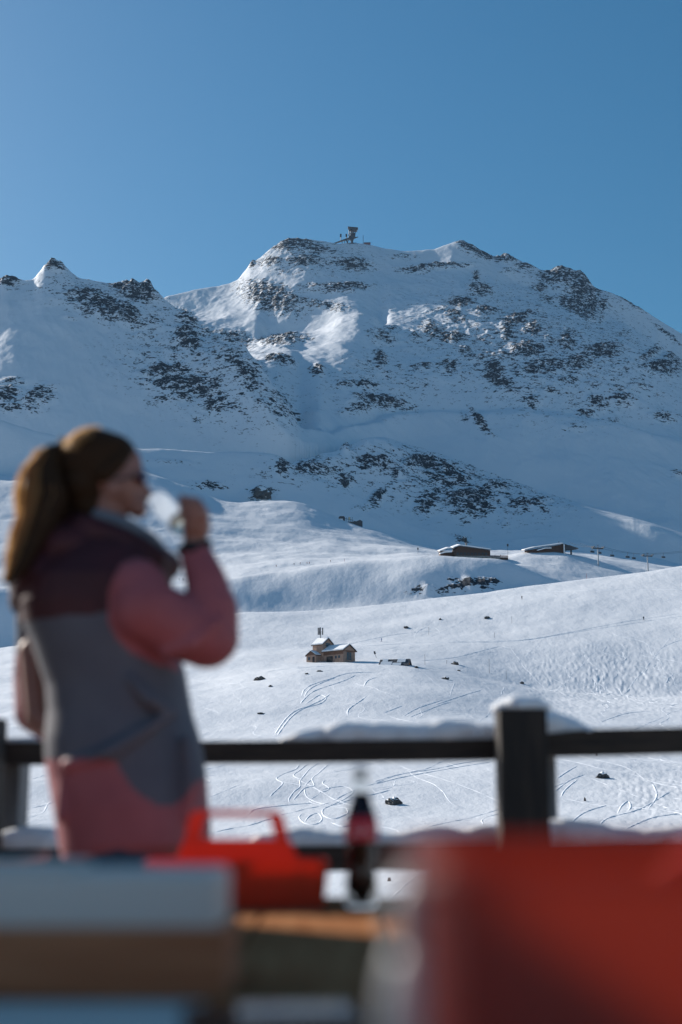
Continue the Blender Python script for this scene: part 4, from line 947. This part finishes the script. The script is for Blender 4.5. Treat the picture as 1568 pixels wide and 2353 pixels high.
Cr = empty('cruet', (.033, .66, TZ), 0, 'slim frosted cruet with a shiny metal cap left of the nearest red caddy', 'cruet')
fr = mat('frosted_glass', (.62,.62,.62), .45); fr.node_tree.nodes['Principled BSDF'].inputs['Transmission Weight'].default_value = .35
bm = bmesh.new(); lathe(bm, [(0, 0), (.0145, 0), (.0155, .01), (.0155, .09), (.012, .108), (.009, .115), (0, .115)], seg=28); obj('glass_body', bm, fr, Cr, True)
bm = bmesh.new(); lathe(bm, [(.0095, .1152), (.011, .12), (.011, .136), (.006, .146), (0, .148)], seg=28); obj('cap', bm, mat('grey_cap', (.3,.3,.3), .5), Cr, True)

# unseen panel added out of frame, left of the table, to shade its top
ShP = empty('shade_panel', (-2.3, 3.15, 0), 0, 'unseen timber panel added left of the table to shade it', 'shade_panel')
for y_ in (-.85, .85):
    bm = bmesh.new(); box(bm, -.04, .04, y_-.04, y_+.04, 0, 2.42); obj('post', bm, M_['rail'], ShP)
bm = bmesh.new()
for q in range(12): box(bm, -.012, .012, -.808, .808, .08+q*.195, .08+q*.195+.193)
obj('board_panel', bm, M_['deck'], ShP)
# ---------------------------------------------------------------- the woman drinking
PD = 3.2
def Q(px, py, dy=0.0): return P(px, py, PD+dy)
SC = FP/PD
def R(px): return px/SC
woman = empty('person', (Q(290, 1980).x, PD, 0), 0, 'woman in a pink, grey and maroon ski jacket drinking from a glass behind the table', 'person')
OFF = Vector(woman.location)
def fin(name, bm, voxel, mats, sm=4, parent=woman):
    me = remeshed(bm, voxel, sm)
    me.transform(Matrix.Translation(-OFF)); return link(name, me, mats, parent, True)
skin = mat('skin', (.32,.14,.10), .5); skin.node_tree.nodes['Principled BSDF'].inputs['Subsurface Weight'].default_value = .25
skin.node_tree.nodes['Principled BSDF'].inputs['Subsurface Radius'].default_value = (.02,.006,.003)
# body: head with face, neck, torso, arms, hands, legs -> one surface
b = bmesh.new()
ball(b, Q(240, 1082), (R(82), .074, R(86)), 24)
ball(b, Q(272, 1112), (R(54), .062, R(70)), 20)
chain(b, [Q(290, 1060), Q(296, 1100), Q(300, 1150)], [R(36), R(38), R(34)])
ball(b, Q(318, 1172), (R(22), .028, R(20)), 12)                      # chin
chain(b, [Q(326, 1108), Q(338, 1130), Q(345, 1138)], [R(9), R(10), R(9)], 8)   # nose
chain(b, [Q(330, 1150, -.012), Q(332, 1150, .012)], [R(8), R(8)], 8); chain(b, [Q(329, 1160, -.010), Q(331, 1160, .010)], [R(7), R(7)], 8)
for s_ in (-1, 1):
    ball(b, Q(312, 1092, s_*.032), (R(14), .014, R(12)), 10)
    q_ = Q(258, 1122, s_*.071); ball(b, q_, (R(15), .012, R(26)), 12)
chain(b, [Q(245, 1160), Q(235, 1230), Q(225, 1300)], [R(52), R(50), R(60)])
chain(b, [Q(225, 1380), Q(250, 1550), Q(280, 1750), Q(295, 1900)], [R(110), R(105), R(110), R(120)])
chain(b, [Q(300, 1350, -.10), Q(450, 1450, -.12), Q(468, 1330, -.12), Q(448, 1245, -.11)], [R(48), R(40), R(34), R(27)])
chain(b, [Q(200, 1350, .12), Q(80, 1500, .17), Q(90, 1650, .12), Q(190, 1720, .06)], [R(48), R(42), R(36), R(28)])
ball(b, Q(215, 1735, .05), (R(48), .03, R(34)), 12)
for s_ in (-1, 1):
    X_ = Q(300, 1980).x
    chain(b, [Vector((X_, PD+s_*.09, .86)), Vector((X_+.02, PD+s_*.10, .48)), Vector((X_-.02, PD+s_*.10, .10))], [.092, .062, .045])
    chain(b, [Vector((X_-.03, PD+s_*.10, .05)), Vector((X_+.15, PD+s_*.11, .04))], [.045, .035])
# right hand raised, fingers wrapped round the glass
pal = [Q(448, 1236, -.11), Q(452, 1212, -.115), Q(450, 1185, -.115)]
chain(b, pal, [R(27), R(33), R(30)]); ball(b, Q(452, 1196, -.115), (R(30), .018, R(38)), 14)
fing = [([Q(468, 1172, -.12), Q(456, 1152, -.142), Q(432, 1146, -.146), Q(414, 1150, -.132)], 9.0),
        ([Q(474, 1186, -.12), Q(468, 1170, -.150), Q(442, 1164, -.158), Q(418, 1168, -.146)], 9.2),
        ([Q(474, 1204, -.12), Q(470, 1192, -.150), Q(446, 1186, -.158), Q(422, 1190, -.146)], 8.8),
        ([Q(468, 1222, -.12), Q(464, 1214, -.142), Q(444, 1208, -.150), Q(424, 1210, -.140)], 7.8),
        ([Q(440, 1222, -.10), Q(424, 1198, -.085), Q(420, 1170, -.086), Q(419, 1142, -.094)], 10.0)]
for pts_, r_ in fing: chain(b, pts_, [r_*.001*k_ for k_ in (1.05, 1.0, .92, .82)], 8)
# left hand fingers tucked at the pocket
for k_ in range(4): chain(b, [Q(225, 1722+k_*13, .03), Q(262, 1730+k_*13, .015), Q(285, 1738+k_*12, .02)], [.009, .0085, .0075], 8)
chain(b, [Q(205, 1722, .02), Q(225, 1708, .0), Q(246, 1706, -.005)], [.010, .0095, .0085], 8)
body = fin('body', b, .0045, skin, 3)

# jacket
pink = varied('pink_shell', (.32,.075,.085), (.39,.10,.11), 9, .65, .25, .004); grey = varied('grey_shell', (.085,.08,.10), (.11,.105,.125), 9, .65, .25, .004)
maroon = varied('maroon_shell', (.045,.006,.009), (.065,.009,.012), 9, .7, .25, .004)
def rings(bm, rows, seg=40):
    Rr = []
    for py, xl, xr, ry in rows:
        c = Q((xl+xr)/2, py); rx = R((xr-xl)/2)
        Rr.append([bm.verts.new((c.x+rx*math.copysign(abs(math.cos(t))**.85, math.cos(t)), c.y+ry*math.copysign(abs(math.sin(t))**.85, math.sin(t)), c.z)) for t in [k_*2*math.pi/seg for k_ in range(seg)]])
    for i in range(len(Rr)-1):
        for k_ in range(seg): bm.faces.new((Rr[i][k_], Rr[i][(k_+1)%seg], Rr[i+1][(k_+1)%seg], Rr[i+1][k_]))
    bm.faces.new(Rr[0]); bm.faces.new(Rr[-1]); bmesh.ops.recalc_face_normals(bm, faces=bm.faces)
b = bmesh.new()
rings(b, [(1232,170,352,.085),(1262,140,372,.13),(1300,100,385,.17),(1345,60,378,.205),(1400,50,372,.21),(1440,60,385,.205),(1480,78,402,.20),(1540,98,424,.19),(1580,112,430,.185),(1640,116,440,.185),(1700,110,458,.19),(1745,112,466,.192),(1800,122,472,.195),(1850,132,474,.20),(1900,140,480,.20),(1940,146,478,.20),(1958,150,440,.19),(1976,150,330,.16)])
chain(b, [Q(316, 1352, -.16), Q(335, 1400, -.18), Q(410, 1440, -.16), Q(476, 1462, -.14)], [R(68), R(74), R(72), R(72)], 16)
chain(b, [Q(476, 1462, -.14), Q(488, 1400, -.14), Q(472, 1330, -.13), Q(452, 1278, -.115)], [R(72), R(58), R(46), R(38)], 16)
chain(b, [Q(190, 1340, .14), Q(80, 1430, .19), Q(72, 1560, .20), Q(76, 1640, .16)], [R(62), R(48), R(44), R(44)], 16)
chain(b, [Q(76, 1640, .16), Q(150, 1690, .10), Q(190, 1712, .07)], [R(44), R(40), R(34)], 14)
# folds
for f_ in ([(300,1560,-.18),(350,1610,-.19),(400,1640,-.17)], [(150,1760,-.17),(250,1730,-.2),(380,1650,-.18)], [(380,1500,-.2),(440,1480,-.215),(500,1430,-.2)], [(140,1880,-.16),(150,1800,-.14),(170,1770,-.12)], [(430,1700,-.14),(440,1800,-.15),(430,1880,-.15)]):
    chain(b, [Q(*p_) for p_ in f_], [R(13), R(18), R(12)], 8)
jk_ = fin('jacket', b, .006, [pink, grey, maroon], 5)
import bisect
me = jk_.data
cen = np.zeros(len(me.polygons)*3); me.polygons.foreach_get('center', cen); cen = cen.reshape(-1, 3)+np.array(OFF)
ppx, ppy = project(cen[:,0]*(PD/cen[:,1]), np.full(len(cen), PD), HC+(cen[:,2]-HC)*(PD/cen[:,1]))
lower = np.interp(ppx, [100, 240, 268, 285, 305, 335, 370, 400, 430, 450, 470], [1744, 1746, 1752, 1785, 1812, 1836, 1854, 1850, 1828, 1800, 1790])
idx = np.where(ppy > lower, 0, 1); idx = np.where(ppy < np.interp(ppx, [40, 120, 250, 400], [1430, 1418, 1408, 1400]), 2, idx)
# sleeves are pink: nearest to an arm axis
def near(A, rr_):
    m_ = np.zeros(len(cen), bool)
    for (a, ra), (b2, rb2) in zip(A, A[1:]):
        a = np.array(a); b2 = np.array(b2); ab = b2-a; t = np.clip(((cen-a)@ab)/(ab@ab), 0, 1); d_ = np.linalg.norm(cen-(a+t[:,None]*ab), axis=1); m_ |= d_ < (ra+(rb2-ra)*t)*rr_
    return m_
armR = [(Q(325, 1365, -.14), R(70)), (Q(400, 1436, -.15), R(72)), (Q(476, 1462, -.14), R(74)), (Q(488, 1400, -.14), R(60)), (Q(452, 1270, -.115), R(42))]
armL = [(Q(100, 1440, .19), R(46)), (Q(72, 1560, .20), R(47)), (Q(76, 1640, .16), R(47)), (Q(190, 1712, .07), R(37))]
idx = np.where(near(armR, 1.08) | near(armL, 1.1), 0, idx)
poly = [(312,1282),(278,1296),(256,1335),(246,1385),(248,1425),(266,1466),(300,1500),(350,1524),(420,1545),(570,1560),(600,1400),(500,1225),(405,1255),(432,1372),(400,1350),(380,1318),(345,1290)]
ins = np.zeros(len(cen), bool)
for k_ in range(len(poly)):
    (xa, ya), (xb, yb) = poly[k_], poly[k_-1]
    c_ = ((ya > ppy) != (yb > ppy)) & (ppx < (xb-xa)*(ppy-ya)/(yb-ya+1e-9)+xa); ins ^= c_
idx = np.where(ins & (cen[:,1] < PD-.06), 0, np.where((ppx < 430) & (idx == 0) & (cen[:,1] < PD-.06) & (ppy < 1700), np.where(ppy < 1410, 2, 1), idx))
me.polygons.foreach_set('material_index', idx.astype(np.int32)); me.update()
# hood lying on the back, collar
b = bmesh.new()
ball(b, Q(120, 1345, .0), (R(96), .17, R(86)), 24); ball(b, Q(170, 1275, .0), (R(105), .15, R(70)), 24); ball(b, Q(75, 1385), (R(50), .12, R(44)), 16)
chain(b, [Q(200, 1215, -.085), Q(280, 1245, -.095), Q(350, 1285, -.07), Q(385, 1300, 0), Q(350, 1285, .07), Q(280, 1245, .095), Q(200, 1215, .085), Q(160, 1205, 0), Q(200, 1215, -.085)], [R(34)]*9, 12)
chain(b, [Q(330, 1275, -.07), Q(360, 1320, -.05), Q(372, 1350, 0), Q(360, 1320, .05)], [R(26)]*4, 10)
hood = fin('hood', b, .007, maroon, 6, jk_)
b = bmesh.new()
chain(b, [Q(225, 1185, -.075), Q(290, 1205, -.075), Q(345, 1240, -.05), Q(365, 1262, 0), Q(345, 1240, .05), Q(290, 1205, .075), Q(225, 1185, .075)], [R(18)]*7, 10)
fin('collar_lining', b, .006, varied('grey_fleece', (.10,.12,.15), (.15,.17,.2), 30, .9, .4, .004), 3, jk_)
b = bmesh.new(); chain(b, [Q(383, 1268, -.01), Q(398, 1292, 0), Q(382, 1330, .01)], [R(9), R(14), R(9)], 8); fin('inner_collar', b, .004, mat('lit_inner_collar', (.35,.03,.03), .5), 2, jk_)  # red inner collar, sunlight shining through it put into the red
# wristband / glove cuff
b = bmesh.new(); chain(b, [Q(414, 1268, -.115), Q(440, 1260, -.15), Q(476, 1248, -.13), Q(480, 1250, -.1), Q(450, 1262, -.08), Q(414, 1268, -.115)], [R(10)]*6, 8)
ball(b, Q(447, 1258, -.115), (R(36), .035, R(14)), 14); fin('wristband', b, .004, mat('black_cuff', (.012,.012,.014), .8), 2)
# trousers and boots
b = bmesh.new(); X_ = Q(300, 1980).x
ball(b, Vector((X_, PD, .90)), (.135, .165, .13), 20)
for s_ in (-1, 1): chain(b, [Vector((X_, PD+s_*.085, .88)), Vector((X_+.02, PD+s_*.10, .5)), Vector((X_-.02, PD+s_*.10, .20))], [.115, .085, .08], 14)
fin('trousers', b, .009, varied('blue_trousers', (.02,.045,.075), (.03,.06,.1), 20, .8, .3, .003), 4)
for s_ in (-1, 1):
    b = bmesh.new(); chain(b, [Vector((X_-.03, PD+s_*.10, .22)), Vector((X_-.03, PD+s_*.10, .065)), Vector((X_+.17, PD+s_*.115, .055))], [.07, .062, .052], 12)
    fin('ski_boot', b, .008, M_['darksteel'], 3)
# sunglasses
def thin(px, py, dy): return Q(px, py, dy)
sgl = mat('sunglass_lens', (.02,.015,.09), .08)
b = bmesh.new()
for s_ in (-1, 1): ball(b, Q(330, 1098, s_*.030), (R(9), .026, R(17)), 14)
chain(b, [Q(337, 1092, -.012), Q(338, 1091, .012)], [R(4), R(4)], 6)
sg = fin('sunglasses', b, .002, sgl, 1)
for s_ in (-1, 1):
    bm = bmesh.new(); tube(bm, [Q(330, 1092, s_*.055)-OFF, Q(300, 1096, s_*.072)-OFF, Q(262, 1104, s_*.076)-OFF], R(3), 6); obj('temple_arm', bm, M_['darksteel'], sg)
# hair: cap, ponytail, and sun-side strands with the backlit glow put in their colour
hairm = bpy.data.materials.new('rim_lit_hair'); hairm.use_nodes = True; hb_ = hairm.node_tree.nodes['Principled BSDF']
hb_.inputs['Base Color'].default_value = (.30,.17,.08,1); hb_.inputs['Roughness'].default_value = .5
tl = N(hairm, 'ShaderNodeBsdfTranslucent'); tl.inputs[0].default_value = (.95,.60,.26,1); ms = N(hairm, 'ShaderNodeMixShader'); ms.inputs[0].default_value = .6
L(hairm, hb_.outputs[0], ms.inputs[1]); L(hairm, tl.outputs[0], ms.inputs[2]); L(hairm, ms.outputs[0], hairm.node_tree.nodes['Material Output'].inputs[0])
hair0 = mat('hair_mass', (.040,.020,.010), .7, 0, **{'Specular IOR Level': .1})
b = bmesh.new()
ball(b, Q(222, 1068), (R(90), .084, R(86)), 24); ball(b, Q(250, 1045), (R(66), .076, R(52)), 20); ball(b, Q(200, 1120), (R(62), .080, R(62)), 20); ball(b, Q(205, 1160), (R(52), .062, R(50)), 16)
for s_ in (-1, 1): chain(b, [Q(290, 1040, s_*.045), Q(272, 1062, s_*.066), Q(240, 1090, s_*.074)], [R(16), R(18), R(20)], 10)
hair = fin('hair', b, .005, hair0, 3)
PT = [((150,1034), 26), ((120,1048), 34), ((104,1088), 44), ((108,1140), 54), ((88,1200), 46), ((64,1255), 32), ((44,1300), 26), ((22,1335), 12)]
b = bmesh.new(); chain(b, [Q(*p_[0], -.03*i_) for i_, p_ in enumerate(PT)], [R(p_[1]*.88) for p_ in PT], 14); chain(b, [Q(150, 1060), Q(140, 1140), Q(130, 1210)], [R(40), R(56), R(40)], 14)
pony = fin('ponytail', b, .006, hair0, 4, hair)
b = bmesh.new(); r = random.Random(3)
def strand(pts_, w_):
    prev = None
    for i, p_ in enumerate(pts_):
        ww_ = w_*(1-.7*i/len(pts_)); a = r.uniform(0, 3.14) if i == 0 else a
        o_ = Vector((math.cos(a)*ww_, math.sin(a)*ww_, 0)); vs = [b.verts.new(p_-o_-OFF), b.verts.new(p_+o_-OFF)]
        if prev: b.faces.new((prev[0], prev[1], vs[1], vs[0]))
        prev = vs
axis = [Q(*p_[0], -.03*i_) for i_, p_ in enumerate(PT)]; rad_ = [R(p_[1]) for p_ in PT]
for n_ in range(3000):
    th = rad(r.gauss(168, 34)); fr_ = r.uniform(.75, 1.25); i0 = r.randint(0, 3); i1 = r.randint(i0+3, len(PT)-1); ph_ = r.uniform(0, 6); pts_ = []
    for i in range(i0, i1+1):
        for sub in (0, .5):
            if i == i1 and sub: continue
            c = axis[i].lerp(axis[min(i+1, len(axis)-1)], sub); rr_ = rad_[i]*(1-sub)+rad_[min(i+1, len(axis)-1)]*sub
            wv = 1+.13*math.sin(ph_*.25+(i+sub)*2.6)
            pts_.append(c+Vector((math.cos(th)*rr_*fr_*wv, math.sin(th)*rr_*fr_, .25*rr_*math.sin(th*2))))
    strand(pts_, .0016)
for n_ in range(120):      # flyaway strands over the crown, swept back to the tie
    u_ = r.uniform(-1, 1); v_ = r.uniform(.1, 1); pts_ = []
    for k_ in range(7):
        t = k_/6; ang = rad(85)+t*rad(80)
        pts_.append(Q(222, 1066)+Vector((math.cos(ang)*R(91)*math.cos(u_*1.25)*(1+.03*math.sin(n_)), math.sin(u_*1.25)*.088, math.sin(ang)*R(88)*math.cos(u_*1.1)*(1+.02*math.cos(n_*3)))))
    strand(pts_, .001)
obj('hair_strands', b, hairm, hair)
b = bmesh.new(); chain(b, [Q(143, 1010, 0), Q(148, 1030, -.03), Q(155, 1052, 0), Q(148, 1030, .03), Q(143, 1010, 0)], [R(9)]*5, 8); fin('hair_tie', b, .004, mat('dark_tie', (.03,.02,.02), .8), 2, hair)
# glass in her hand
gl2 = mat('thin_glass', (.97,.98,.98), .02, 0, **{'Transmission Weight': 1.0, 'IOR': 1.1})
gA = Q(424, 1212, -.118); gB = Q(362, 1152, -.04)
Gl = empty('drinking_glass', gA, 0, 'clear drinking glass held in the raised hand at her mouth', 'glass')
Gl.rotation_mode = 'QUATERNION'; Gl.rotation_quaternion = (gB-gA).to_track_quat('Z', 'Y')
ln = (gB-gA).length
bm = bmesh.new(); lathe(bm, [(0, 0), (.022, 0), (.024, .004), (.026, ln), (.0245, ln), (.0222, .009), (0, .009)], seg=32); obj('glass_wall', bm, gl2, Gl, True)
bm = bmesh.new(); lathe(bm, [(0, .0095), (.0218, .0095), (.0232, .028), (0, .028)], seg=28); obj('drink', bm, mat('pale_drink', (.95,.90,.75), .1, 0, **{'Transmission Weight': 1.0, 'IOR': 1.33}), Gl, True)
